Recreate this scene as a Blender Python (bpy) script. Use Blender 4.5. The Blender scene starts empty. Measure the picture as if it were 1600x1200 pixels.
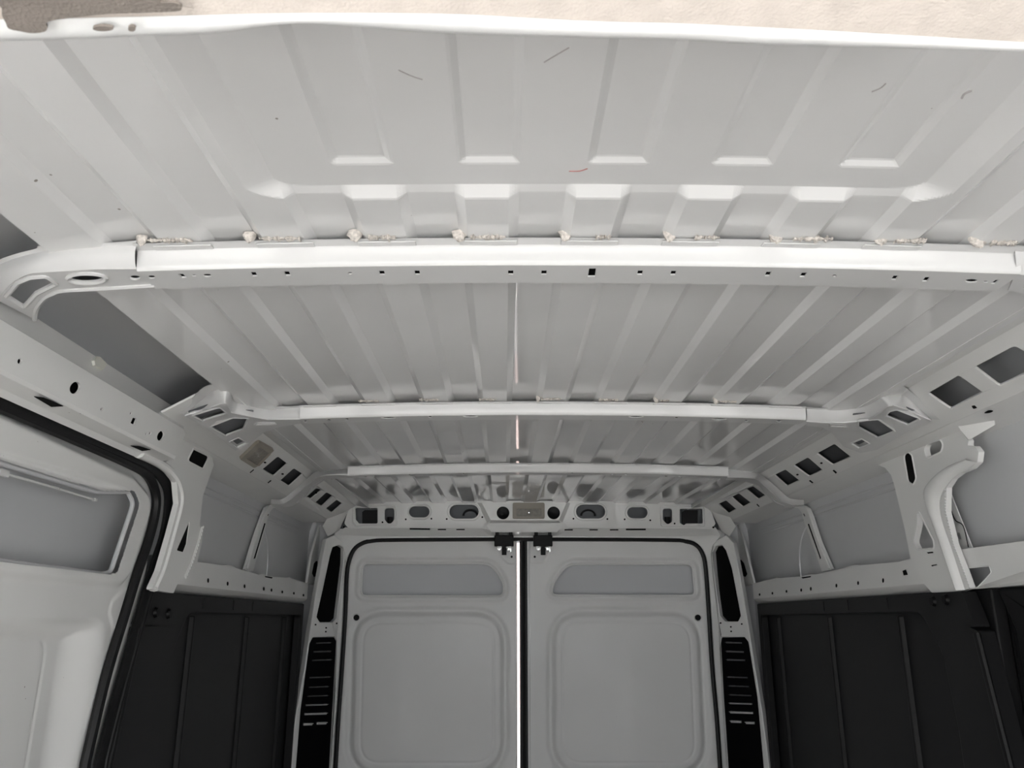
import bpy, bmesh, math, random
import numpy as np
from mathutils import Vector, Matrix
from mathutils.geometry import delaunay_2d_cdt
random.seed(7); rng = np.random.default_rng(7)
sc = bpy.context.scene; COL = sc.collection
# ---------------------------------------------------------------- camera
F = 1260.0; PITCH = math.atan(370/F); PSI = math.atan(12*math.cos(PITCH)/F)
CA = Vector((math.sin(PSI)*math.cos(PITCH), math.cos(PSI)*math.cos(PITCH), math.sin(PITCH)))
CR = Vector((math.cos(PSI), -math.sin(PSI), 0)); CU = CR.cross(CA); CP = Vector((-.103, 0, 1.47))
cd = bpy.data.cameras.new('camera'); cam = bpy.data.objects.new('camera', cd); COL.objects.link(cam)
cam.matrix_world = Matrix(((CR.x, CU.x, -CA.x, CP.x), (CR.y, CU.y, -CA.y, CP.y), (CR.z, CU.z, -CA.z, CP.z), (0, 0, 0, 1)))
cd.sensor_width = 36; cd.lens = F/1600*36; cd.clip_start = .02
cd.dof.use_dof = True; cd.dof.focus_distance = 2.2; cd.dof.aperture_fstop = 20
sc.camera = cam
# ---------------------------------------------------------------- light
w = bpy.data.worlds.new('world'); sc.world = w; w.use_nodes = True
bg = w.node_tree.nodes['Background']; bg.inputs[0].default_value = (.93, .965, 1, 1); bg.inputs[1].default_value = 4.0
sd = bpy.data.lights.new('sun', 'SUN'); sd.energy = 46; sd.angle = .01; sd.color = (1, .98, .95)
so = bpy.data.objects.new('sun', sd); COL.objects.link(so); so.rotation_euler = (math.radians(-12), math.radians(-38), 0)
def portal(loc, rot, sx, sy):
    pd = bpy.data.lights.new('window_portal', 'AREA'); pd.shape = 'RECTANGLE'; pd.size = sx; pd.size_y = sy; pd.cycles.is_portal = True
    po = bpy.data.objects.new('window_portal', pd); COL.objects.link(po); po.location = loc; po.rotation_euler = rot
portal((0, -1.19, 1.40), (math.radians(90), 0, 0), 1.6, .62)
portal((-.925, -.62, 1.2), (0, math.radians(-90), 0), 1.5, 1.1)
portal((.925, -.62, 1.2), (0, math.radians(90), 0), 1.5, 1.1)
sc.view_settings.view_transform = 'Standard'; sc.view_settings.look = 'None'; sc.view_settings.gamma = 1
sc.view_settings.exposure = 0.4; sc.view_settings.use_curve_mapping = False
sc.cycles.max_bounces = 10; sc.cycles.diffuse_bounces = 8; sc.cycles.glossy_bounces = 5
sc.cycles.use_denoising = True; sc.cycles.sample_clamp_indirect = 6; sc.cycles.caustics_reflective = False; sc.cycles.blur_glossy = 1.0
# ---------------------------------------------------------------- materials
def mat(name, col, rough=.5, metal=0, coat=0, noise=0, nscale=40, spec=.5, speck=0, bump=0, bscale=300, emit=0):
    m = bpy.data.materials.new(name); m.use_nodes = True; nt = m.node_tree; b = nt.nodes['Principled BSDF']
    b.inputs['Base Color'].default_value = (*col, 1); b.inputs['Roughness'].default_value = rough
    b.inputs['Metallic'].default_value = metal; b.inputs['Coat Weight'].default_value = coat
    b.inputs['Coat Roughness'].default_value = .04; b.inputs['Specular IOR Level'].default_value = spec
    tc = nt.nodes.new('ShaderNodeTexCoord'); last = None
    if noise:
        n = nt.nodes.new('ShaderNodeTexNoise'); n.inputs['Scale'].default_value = nscale; n.inputs['Detail'].default_value = 5
        r = nt.nodes.new('ShaderNodeValToRGB'); r.color_ramp.elements[0].position = .3; r.color_ramp.elements[1].position = .7
        r.color_ramp.elements[0].color = (*[c*(1-noise) for c in col], 1); r.color_ramp.elements[1].color = (*[min(1, c*(1+noise*.5)) for c in col], 1)
        nt.links.new(tc.outputs['Object'], n.inputs['Vector']); nt.links.new(n.outputs['Fac'], r.inputs[0]); last = r.outputs[0]
        nt.links.new(last, b.inputs['Base Color'])
    if speck:
        v = nt.nodes.new('ShaderNodeTexVoronoi'); v.inputs['Scale'].default_value = 34; v.inputs['Randomness'].default_value = 1
        n2 = nt.nodes.new('ShaderNodeTexNoise'); n2.inputs['Scale'].default_value = 5
        th = nt.nodes.new('ShaderNodeMath'); th.operation = 'MULTIPLY_ADD'; th.inputs[1].default_value = 1.2*speck; th.inputs[2].default_value = -.67*speck
        lt = nt.nodes.new('ShaderNodeMath'); lt.operation = 'LESS_THAN'
        mx = nt.nodes.new('ShaderNodeMix'); mx.data_type = 'RGBA'; mx.inputs[7].default_value = (.22, .20, .18, 1)
        nt.links.new(tc.outputs['Object'], v.inputs['Vector']); nt.links.new(tc.outputs['Object'], n2.inputs['Vector'])
        nt.links.new(n2.outputs['Fac'], th.inputs[0]); nt.links.new(v.outputs['Distance'], lt.inputs[0]); nt.links.new(th.outputs[0], lt.inputs[1])
        nt.links.new(lt.outputs[0], mx.inputs[0])
        if last: nt.links.new(last, mx.inputs[6])
        else: mx.inputs[6].default_value = (*col, 1)
        nt.links.new(mx.outputs[2], b.inputs['Base Color'])
    if bump:
        n3 = nt.nodes.new('ShaderNodeTexNoise'); n3.inputs['Scale'].default_value = bscale; n3.inputs['Detail'].default_value = 3
        bp = nt.nodes.new('ShaderNodeBump'); bp.inputs['Strength'].default_value = bump; bp.inputs['Distance'].default_value = .002
        nt.links.new(tc.outputs['Object'], n3.inputs['Vector']); nt.links.new(n3.outputs['Fac'], bp.inputs['Height']); nt.links.new(bp.outputs[0], b.inputs['Normal'])
    return m
PAINT = mat('white_paint', (.70, .70, .69), .38, coat=.55, noise=.03, nscale=6, speck=.25, bump=.03, bscale=60)
ROOFP = mat('roof_paint', (.64, .64, .64), .45, coat=.85, spec=.3, noise=.05, nscale=4, speck=.55, bump=.03, bscale=40)
BOWP = mat('bow_paint', (.56, .56, .56), .45, coat=.3, noise=.02, nscale=8, speck=.2)
SKIN = mat('skin_paint', (.53, .537, .55), .42, coat=.4, noise=.04, nscale=3)
BLACKP = mat('black_plastic', (.009, .009, .0095), .5, noise=.15, nscale=20, bump=.25, bscale=900, spec=.22)
BLACKG = mat('black_plastic_glossy', (.003, .003, .0035), .4, spec=.12)
RUBBER = mat('rubber', (.007, .007, .0075), .5, noise=.25, nscale=60, bump=.2, bscale=500, spec=.3)
VOID = mat('hole_shade_black', (.004, .004, .004), .9, spec=.1)  # flat black painted for hole shade, also black trim behind corner openings
SEAL = mat('sealant', (.60, .56, .52), .8, noise=.35, nscale=260, bump=1, bscale=400)
LAMPB = mat('lamp_bezel', (.30, .275, .235), .5)
LENS = mat('lamp_lens', (.20, .185, .16), .3, noise=.25, nscale=90, bump=.4, bscale=500)
STEEL = mat('bright_steel', (.85, .85, .83), .25, metal=.9)
FABRIC = mat('headliner_fabric', (.66, .60, .55), .95, noise=.08, nscale=60, bump=.3, bscale=500, spec=.1)
TRIMW = mat('headliner_edge_trim', (.92, .93, .93), .7, spec=.2)
PATCHM = mat('grey_brown_patch', (.22, .195, .175), .95, noise=.1, nscale=60, bump=.5, bscale=500, spec=.1)
CLIP = mat('pale_clip_plastic', (.62, .62, .56), .45)
FLOORM = mat('floor_board', (.30, .28, .26), .7, noise=.3, nscale=12)
CONC = mat('outdoor_ground', (.44, .44, .435), .9, noise=.2, nscale=3)
CAVM = mat('header_cavity_shade', (.13, .14, .15), .5)
CAVL = mat('bracket_cavity_shade', (.12, .125, .135), .6)  # dark grey standing in for shade behind the bracket holes
CAV = mat('deep_cavity_shade', (.035, .037, .04), .6)  # near-black standing in for shade inside rails and brackets
DSKIN = mat('door_skin_primer', (.60, .61, .63), .7, spec=.2)
SLAT = mat('louvre_shade_grey', (.30, .30, .30), .4)
DOORP = mat('door_paint', (.76, .76, .755), .5, coat=.06, noise=.03, nscale=4, speck=.2)
STEELW = mat('zinc_plate', (.96, .96, .93), .18, metal=1)
LATCHG = mat('latch_grey', (.12, .12, .12), .5)
ADDEDW = mat('added_wall_pink', (.66, .50, .46), .9, noise=.15, nscale=2)
MARK = mat('scratch_mark', (.36, .34, .34), .8)
MARKR = mat('red_scratch_mark', (.38, .14, .13), .8)
# ---------------------------------------------------------------- geometry helpers
def ray(x, y): return CA*F + CR*(x-800) + CU*(600-y)
class Plane:
    """a real plane in the van: n points to the inside, p lies on it; P(px, py, off) is the point of the plane seen at px, py"""
    def __init__(s, n, p):
        s.n = Vector(n).normalized(); s.p = Vector(p)
        s.u = (Vector((0, 1, 0)) if abs(s.n.y) < .9 else Vector((1, 0, 0))); s.u = (s.u - s.n*s.u.dot(s.n)).normalized(); s.v = s.n.cross(s.u)
    def P(s, x, y, off=0):
        d = ray(x, y); q = s.p + s.n*off; return CP + d*(s.n.dot(q-CP)/s.n.dot(d))
    def to2(s, p): d = p - s.p; return Vector((d.dot(s.u), d.dot(s.v)))
    def to3(s, q, off=0): return s.p + s.u*q[0] + s.v*q[1] + s.n*off
def YP(y): return Plane((0, -1, 0), (0, y, 0))
def XPL(x): return Plane((1 if x < 0 else -1, 0, 0), (x, 0, 0))
def ZP(z): return Plane((0, 0, -1), (0, 0, z))
def fillet(pts, r, n=5):
    """round the corners of a closed 2D polygon; r is a number or a list"""
    out = []; N = len(pts)
    for i in range(N):
        a, b, c = Vector(pts[i-1]), Vector(pts[i]), Vector(pts[(i+1) % N]); ri = r[i] if isinstance(r, (list, tuple)) else r
        d1, d2 = a-b, c-b; l1, l2 = d1.length, d2.length
        if ri <= 0 or l1 < 1e-6 or l2 < 1e-6: out.append(b); continue
        d1 /= l1; d2 /= l2; ang = math.acos(max(-1, min(1, d1.dot(d2))))
        if ang > 3.05: out.append(b); continue
        t = min(ri/math.tan(ang/2), l1*.48, l2*.48)
        for k in range(n+1):
            s = k/n; out.append((b+d1*t)*(1-s)**2 + b*2*s*(1-s) + (b+d2*t)*s*s)
    return out
def catmull(pts, n=6, closed=False):
    P = [Vector(p) for p in pts]; out = []; N = len(P)
    rngi = range(N) if closed else range(N-1)
    for i in rngi:
        g = lambda k: P[k % N] if closed else P[max(0, min(N-1, k))]
        a, b, c, d = g(i-1), g(i), g(i+1), g(i+2)
        for k in range(n):
            t = k/n; out.append(.5*((2*b)+(c-a)*t+(2*a-5*b+4*c-d)*t*t+(3*b-a-3*c+d)*t**3))
    if not closed: out.append(P[-1])
    return out
def resample(pts, n):
    P = [Vector(p) for p in pts]; L = [0]
    for a, b in zip(P, P[1:]): L.append(L[-1]+(b-a).length)
    out = []; j = 0
    for k in range(n):
        s = L[-1]*k/(n-1)
        while j < len(L)-2 and L[j+1] < s: j += 1
        t = (s-L[j])/max(1e-9, L[j+1]-L[j]); out.append(P[j].lerp(P[j+1], max(0, min(1, t))))
    return out
def inside(p, poly):
    c = False; n = len(poly)
    for i in range(n):
        a, b = poly[i], poly[i-1]
        if (a[1] > p[1]) != (b[1] > p[1]) and p[0] < (b[0]-a[0])*(p[1]-a[1])/(b[1]-a[1])+a[0]: c = not c
    return c
class MB:
    def __init__(s): s.v = []; s.f = []
    def add(s, vs, fs):
        o = len(s.v); s.v += [tuple(v) for v in vs]; s.f += [tuple(o+i for i in f) for f in fs]; return s
    def box(s, c, d, rot=None):
        c = Vector(c); vs = []
        for x in (-1, 1):
            for y in (-1, 1):
                for z in (-1, 1):
                    q = Vector((x*d[0]/2, y*d[1]/2, z*d[2]/2)); q = rot @ q if rot else q; vs.append(c+q)
        return s.add(vs, [(0, 1, 3, 2), (4, 6, 7, 5), (0, 4, 5, 1), (2, 3, 7, 6), (0, 2, 6, 4), (1, 5, 7, 3)])
    def grid(s, rows):
        n = len(rows[0]); vs = [p for r in rows for p in r]
        return s.add(vs, [(i*n+j, i*n+j+1, (i+1)*n+j+1, (i+1)*n+j) for i in range(len(rows)-1) for j in range(n-1)])
    def band(s, A, B, n=24, m=1, bulge=None):
        A = resample(A, n); B = resample(B, n); rows = []
        for k in range(m+1):
            t = k/m; rows.append([a.lerp(b, t)+(bulge*(4*t*(1-t)) if bulge else Vector()) for a, b in zip(A, B)])
        return s.grid(rows)
    def band2(s, A, B, m=1, bulge=None):
        rows = []
        for k in range(m+1):
            t = k/m; rows.append([a.lerp(b, t)+(bulge*(4*t*(1-t)) if bulge else Vector()) for a, b in zip(A, B)])
        return s.grid(rows)
    def tube(s, pts, r, seg=8, closed=False, flat=1.0, up=None):
        P = [Vector(p) for p in pts]; N = len(P); vs = []; nrm = None
        for i in range(N):
            t = (P[(i+1) % N]-P[i-1]) if closed else (P[min(N-1, i+1)]-P[max(0, i-1)])
            t.normalize()
            if nrm is None:
                nrm = (Vector(up) if up else (Vector((0, 0, 1)) if abs(t.z) < .9 else Vector((1, 0, 0))))
            if up: nrm = Vector(up)
            nrm = (nrm - t*nrm.dot(t)).normalized(); b = t.cross(nrm)
            for k in range(seg):
                a = 2*math.pi*k/seg; vs.append(P[i]+nrm*(math.cos(a)*r*flat)+b*(math.sin(a)*r))
        fs = []
        for i in range(N if closed else N-1):
            for k in range(seg):
                a, b_ = i*seg+k, i*seg+(k+1) % seg; c = ((i+1) % N)*seg; fs.append((a, b_, c+(k+1) % seg, c+k))
        if not closed: fs += [tuple(range(seg))[::-1], tuple((N-1)*seg+k for k in range(seg))]
        return s.add(vs, fs)
    def sheet(s, outer, holes, fn, t=.002, steiner=None):
        """flat sheet with holes in 2D, mapped to 3D by fn(q, depth); t is the metal thickness away from the viewer"""
        loops = [outer]+list(holes); V = []; E = []
        for lp in loops:
            o = len(V); V += [Vector((q[0], q[1])) for q in lp]; E += [(o+i, o+(i+1) % len(lp)) for i in range(len(lp))]
        if steiner: V += [Vector(q) for q in steiner if inside(q, outer) and not any(inside(q, h) for h in holes)]
        vo, eo, fo, *_ = delaunay_2d_cdt(V, E, [], 0, 1e-7)
        keep = []
        for f in fo:
            c = (vo[f[0]]+vo[f[1]]+vo[f[2]])/3
            if inside(c, outer) and not any(inside(c, h) for h in holes): keep.append(f)
        s.add([fn(q, 0) for q in vo], keep); s.add([fn(q, t) for q in vo], [tuple(reversed(f)) for f in keep])
        for lp in loops:
            n = len(lp); s.add([fn(q, 0) for q in lp]+[fn(q, t) for q in lp], [(i, (i+1) % n, n+(i+1) % n, n+i) for i in range(n)])
        return s
    def build(s, name, m, parent=None, bevel=0, ang=35, seg=2):
        me = bpy.data.meshes.new(name); me.from_pydata(s.v, [], s.f); bm = bmesh.new(); bm.from_mesh(me)
        bmesh.ops.remove_doubles(bm, verts=bm.verts, dist=2e-5); bmesh.ops.recalc_face_normals(bm, faces=bm.faces)
        lim = math.radians(ang)
        for f in bm.faces: f.smooth = True
        for e in bm.edges: e.smooth = len(e.link_faces) == 2 and e.calc_face_angle(0) < lim
        bm.to_mesh(me); bm.free(); me.materials.append(m)
        o = bpy.data.objects.new(name, me); COL.objects.link(o)
        if parent: o.parent = parent
        if bevel:
            b = o.modifiers.new('bevel', 'BEVEL'); b.width = bevel; b.segments = seg; b.limit_method = 'ANGLE'; b.angle_limit = math.radians(40); b.harden_normals = False
        return o
def tag(o, label=None, cat=None, group=None, kind=None):
    if label: o['label'] = label
    if cat: o['category'] = cat
    if group: o['group'] = group
    if kind: o['kind'] = kind
    return o
def thing(name, label, cat, group=None, loc=(0, 0, 0), kind=None):
    o = bpy.data.objects.new(name, None); o.empty_display_size = .05; COL.objects.link(o)
    return tag(o, label, cat, group, kind)
def hole2(pl, h, off=0):
    """hole spec in pixels -> 2D loop on plane pl.  ('q', [px...], radius)  ('e', cx, cy, rx, ry)  ('s', x0, x1, cy, ry) stadium"""
    if h[0] == 'q': return fillet([pl.to2(pl.P(x, y, off)) for x, y in h[1]], h[2] if len(h) > 2 else .002, 4)
    if h[0] == 'c': return [Vector(q) for q in catmull([pl.to2(pl.P(x, y, off)) for x, y in h[1]], 4, True)]
    if h[0] == 'e':
        _, cx, cy, rx, ry = h[:5]; rot = h[5] if len(h) > 5 else 0
        return [pl.to2(pl.P(cx+rx*math.cos(a)*math.cos(rot)-ry*math.sin(a)*math.sin(rot), cy+rx*math.cos(a)*math.sin(rot)+ry*math.sin(a)*math.cos(rot), off)) for a in [2*math.pi*k/20 for k in range(20)]]
    if h[0] == 's':
        _, x0, x1, cy, ry = h; q = []
        for k in range(9): a = math.pi/2+math.pi*k/8; q.append((x0+ry+ry*math.cos(a), cy+ry*math.sin(a)))
        for k in range(9): a = -math.pi/2+math.pi*k/8; q.append((x1-ry+ry*math.cos(a), cy+ry*math.sin(a)))
        return [pl.to2(pl.P(x, y, off)) for x, y in q]
def plate(mb, pl, outer, holes=(), t=.002, r=0, off=0, lips=0, liph=None):
    """sheet on plane pl with outline and holes given where they are seen; lips = tube radius of the turned rim round holes"""
    o2 = fillet([q2(pl, p, off) for p in outer], r, 5) if r else [q2(pl, p, off) for p in outer]
    hs = [hole2(pl, h, off) for h in holes]
    mb.sheet(o2, hs, lambda q, d: pl.to3(q, off-d), t)
    if lips:
        for i, h in enumerate(hs):
            if liph is None or i in liph: mb.tube([pl.to3(q, off) for q in h], lips, 6, True)
    return mb
def sstep(e0, e1, x): t = np.clip((x-e0)/(e1-e0), 0, 1); return t*t*(3-2*t)
def sdpoly(X, Y, poly):
    """signed distance (negative inside) of a 2D polygon, numpy"""
    d = np.full(X.shape, 1e9); s = np.ones(X.shape); n = len(poly)
    for i in range(n):
        ax, ay = poly[i]; bx, by = poly[i-1]; ex, ey = bx-ax, by-ay; wx, wy = X-ax, Y-ay
        t = np.clip((wx*ex+wy*ey)/(ex*ex+ey*ey+1e-12), 0, 1); d = np.minimum(d, (wx-ex*t)**2+(wy-ey*t)**2)
        c1 = Y >= ay; c2 = Y < by; c3 = ex*wy > ey*wx
        s = np.where((c1 & c2 & c3) | (~c1 & ~c2 & ~c3), -s, s)
    return s*np.sqrt(d)
def height_mesh(name, us, vs, fn, m, parent=None, keep=None, smooth=True):
    """grid us x vs mapped to 3D by fn(U, V) -> X, Y, Z arrays; keep(U, V) drops faces"""
    Ug, Vg = np.meshgrid(us, vs); X, Y, Z = fn(Ug, Vg); nu, nv = len(us), len(vs)
    co = np.stack([X, Y, Z], -1).reshape(-1, 3); idx = np.arange(nu*nv).reshape(nv, nu)
    q = np.stack([idx[:-1, :-1], idx[:-1, 1:], idx[1:, 1:], idx[1:, :-1]], -1)
    if keep is not None:
        k = keep((Ug[:-1, :-1]+Ug[1:, 1:])/2, (Vg[:-1, :-1]+Vg[1:, 1:])/2); q = q[k]
    q = q.reshape(-1, 4); me = bpy.data.meshes.new(name); me.vertices.add(len(co)); me.vertices.foreach_set('co', co.ravel())
    me.loops.add(len(q)*4); me.loops.foreach_set('vertex_index', q.ravel()); me.polygons.add(len(q))
    me.polygons.foreach_set('loop_start', np.arange(len(q))*4); me.polygons.foreach_set('loop_total', np.full(len(q), 4))
    me.update(calc_edges=True); me.polygons.foreach_set('use_smooth', np.full(len(q), smooth)); me.materials.append(m); me.validate()
    o = bpy.data.objects.new(name, me); COL.objects.link(o)
    if parent: o.parent = parent
    return o
def q2(pl, pt, off=0): return pl.to2(pt) if len(pt) == 3 else pl.to2(pl.P(pt[0], pt[1], off))
def catmull2(p): return [(q[0], q[1]) for q in catmull([Vector(a) for a in p], 5)]
# ================================================================ roof, walls, floor
KX = .034; Z0 = 1.918; PER = .1236
def corr(x):
    t = np.abs((x+PER/2) % PER - PER/2); return .0078*lin(.0245, .0360, t)*(np.abs(x) < .645)
def lin(a, b, t): return np.clip((t-a)/(b-a), 0, 1)
R_POLY = [(-.365, -1), (.365, -1), (.365, .79), (-.365, .79)]
def rounded(poly, r, n=8): return [(q.x, q.y) for q in fillet([Vector(p) for p in poly], r, n)]
def roof_h(x, y):
    h = corr(x); m = y < .92
    if np.any(m):
        sd = sdpoly(x, .790+(y-.790)*2.3, rounded(R_POLY, .06)); k = 1-lin(-.014, .016, sd); h = h*(1-k)+.0105*k
        for cx in (-.2525, -.1195, .0145, .1445, .277):
            s2 = sdpoly(x, y, rounded([(cx-.031, -1), (cx+.031, -1), (cx+.031, .742), (cx-.031, .742)], .004, 3)); h = h+.0045*(1-lin(-.007, .001, s2))
    return h
def roof_z(x, y): return Z0-KX*x*x+roof_h(x, y)+(.012+.022*x*x)*np.clip((y-2.42)/.8, 0, 1)
def arr(*a): return np.unique(np.round(np.concatenate(a), 5))
bk = np.array([k*PER+o_ for k in range(-5, 6) for o_ in (-.0360, -.0245, .0245, .0360)]); bk = bk[np.abs(bk) < .65]
rx0 = np.arange(-.66, .6601, .003); rx0 = rx0[[np.min(np.abs(bk-x)) > .0012 for x in rx0]]
rx = arr(rx0, bk, [.6625, -.6625]); ry = arr(np.arange(.34, .92, .003), np.arange(.92, 3.34, .06))
ceil = height_mesh('ceiling', rx, ry, lambda X, Y: (X, Y, roof_z(X, Y)), ROOFP, smooth=False); tag(ceil, kind='structure')
for nm, pts, m_ in [('scratch', [(850, 97), (870, 85), (889, 74)], MARK), ('scratch', [(623, 109), (640, 117), (660, 124)], MARK),
                    ('red_scratch', [(889, 267), (905, 267), (918, 263)], MARKR), ('scratch', [(1503, 153), (1507, 146), (1518, 141)], MARK), ('scratch', [(1362, 143), (1376, 137), (1384, 130)], MARK)]:
    P3 = []
    for x, y in pts:
        z = 1.93
        for _ in range(4): p = ZP(z).P(x, y); z = float(roof_z(np.array([p.x]), np.array([p.y]))[0])
        P3.append(p+Vector((0, 0, -.0003)))
    MB().tube(catmull(P3, 4), .0006 if m_ is MARKR or pts[0][0] != 1503 else .0011, 5).build(nm, m_, ceil)
PROF = [(.655, 1.911), (.662, 1.945), (.70, 1.968), (.78, 1.970), (.85, 1.945), (.89, 1.89), (.91, 1.83), (.914, 1.75), (.916, 1.53), (.916, .0)]
for side, s in (('left', -1), ('right', 1)):
    mb = MB(); prof = [Vector((s*x, 0, z)) for x, z in PROF[:8]]
    cv = catmull(prof, 5)
    mb.grid([[Vector((p.x, y, p.z)) for y in (-.6, .2, 1.0, 1.72, 2.4, 3.0, 3.45)] for p in cv])
    mb.grid([[Vector((s*x, y, z)) for y in ((1.80, 2.4, 3.45) if s < 0 else (-.05, .8, 1.7, 2.4, 3.45))] for x, z in PROF[7:]])
    if s < 0: mb.grid([[Vector((s*.916, y, z)) for y in (-.05, .4)] for z in (0, 1.76)])
    mb.grid([[Vector((s*.93, y, z)) for y in (-1.2, -.05)] for z in (0, .42)])  # cab sides left open above the sill to brighten the front ceiling
    wl = tag(mb.build('wall_'+side, SKIN), kind='structure')
    for z in (1.818, 1.800): MB().tube([Vector((s*(.9105 if z > 1.81 else .9125), y, z)) for y in (1.82, 3.2)], .003, 8).build('swage_line', SKIN, wl)
    MB().tube([Vector((s*.915, y, z)) for y, z in catmull2([(2.62, 1.80), (2.72, 1.78), (2.80, 1.73), (2.83, 1.66), (2.83, 1.6)])], .004, 8).build('swage_line', SKIN, wl)
MB().box((0, 1.42, 1.985), (1.88, 4.06, .006)).build('outer_skin', SKIN, ceil)
mb = MB().box((0, 1.1, -.02), (1.86, 4.64, .04)); tag(mb.build('floor', FLOORM), kind='structure')
mb = MB().box((0, -1.22, .54), (1.90, .04, 1.08)).box((0, -1.22, 1.85), (1.90, .04, .28)).box((-.88, -1.22, 1.4), (.14, .04, .62)).box((.88, -1.22, 1.4), (.14, .04, .62)); mb.build('windscreen_wall', BLACKP)['kind'] = 'structure'  # unseen cab front, windscreen opening narrowed to darken the rear doors
bpy.data.objects['windscreen_wall'].name = 'wall_front'
tag(MB().box((0, 2, -.60), (60, 60, .04)).build('ground', CONC), kind='structure')
tag(MB().box((0, 9.0, 2.4), (40, .3, 6)).build('added_backdrop_wall', ADDEDW), kind='structure')  # added wall, invented to dim and tint daylight through the door gap
# outer rear sheet round the doors
mb = MB(); pl = YP(3.391)
mb.sheet([pl.to2(Vector(p)) for p in [(-.93, 3.391, 0), (.93, 3.391, 0), (.93, 3.391, 1.98), (-.93, 3.391, 1.98)]], [[pl.to2(Vector(p)) for p in [(-.74, 3.391, .04), (.74, 3.391, .04), (.74, 3.391, 1.78), (-.74, 3.391, 1.78)]]], lambda q, d: pl.to3(q, -d), .004)
tag(mb.build('wall_back', SKIN), kind='structure')
# ================================================================ headliner over the cab, near edge in the frame
HZ = ZP(1.83)
lipA = [(-160, 68), (0, 64), (120, 61), (200, 57), (330, 52), (400, 42), (465, 36), (540, 40), (700, 52), (900, 58), (1060, 62), (1180, 69), (1300, 72), (1600, 80), (1780, 84)]
lipB = [(-160, 24), (0, 22), (120, 20), (285, 16), (400, 13), (500, 12), (600, 12), (724, 14), (851, 21), (960, 26), (1060, 28), (1180, 34), (1300, 40), (1600, 58), (1780, 68)]
hl = thing('cab_headliner', 'pale fabric cab headliner crossing the top of the frame, rearmost edge bound in white', 'headliner')
A = resample(catmull([HZ.P(x, y) for x, y in lipA], 4), 60); B = resample(catmull([HZ.P(x, y)+Vector((0, 0, -.004)) for x, y in lipB], 4), 60)
mb = MB(); up = [p+Vector((0, .004, .035)) for p in A]; rows = [up, [p+Vector((0, .004, .006)) for p in A], A]
for k in (1, 2, 3): rows.append([a.lerp(b, k/3)+Vector((0, 0, -.003*math.sin(math.pi*k/3))) for a, b in zip(A, B)])
mb.grid(rows).build('edge_trim', TRIMW, hl, ang=60)
mb = MB(); rows = [[Vector((p.x, p.y+.001, p.z+.001)) for p in B]]
for t in (.1, .3, .6, 1.0): rows.append([Vector((p.x*(1+1.0*t), p.y-t*1.0, p.z+.05*t+.0015*math.sin(i*2.3+t*9))) for i, p in enumerate(B)])
mb.grid(rows); mb.grid([[p+Vector((0, 0, .045)) for p in r] for r in rows]).build('fabric_panel', FABRIC, hl, ang=80)
blob = [(-30, -20), (236, -20), (248, 3), (270, 4), (281, 8), (284, 13), (276, 18), (225, 20), (170, 22), (120, 27), (82, 32), (72, 37), (74, 44), (68, 50), (50, 52), (32, 49), (14, 45), (9, 36), (3, 24), (0, 10), (-30, 8)]
cl = Plane((0, 0, -1), (0, 0, 1.8195))
for lp in (blob, [(161+16*math.cos(a), 45+4*math.sin(a)) for a in np.arange(0, 6.2, .5)], [(206+6*math.cos(a), 45.5+4*math.sin(a)) for a in np.arange(0, 6.2, .6)]):
    mb = MB(); c2 = [Vector(q) for q in catmull([cl.to2(cl.P(x, y)) for x, y in lp], 3, True)]; mb.sheet(c2, [], lambda q, d: cl.to3(q, -d), .002)
    mb.build('grey_patch', PATCHM, hl)  # flat grey-brown patches laid under the headliner
hl.children[-3]['label'] = 'large grey-brown patch in the headliner corner'
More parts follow.
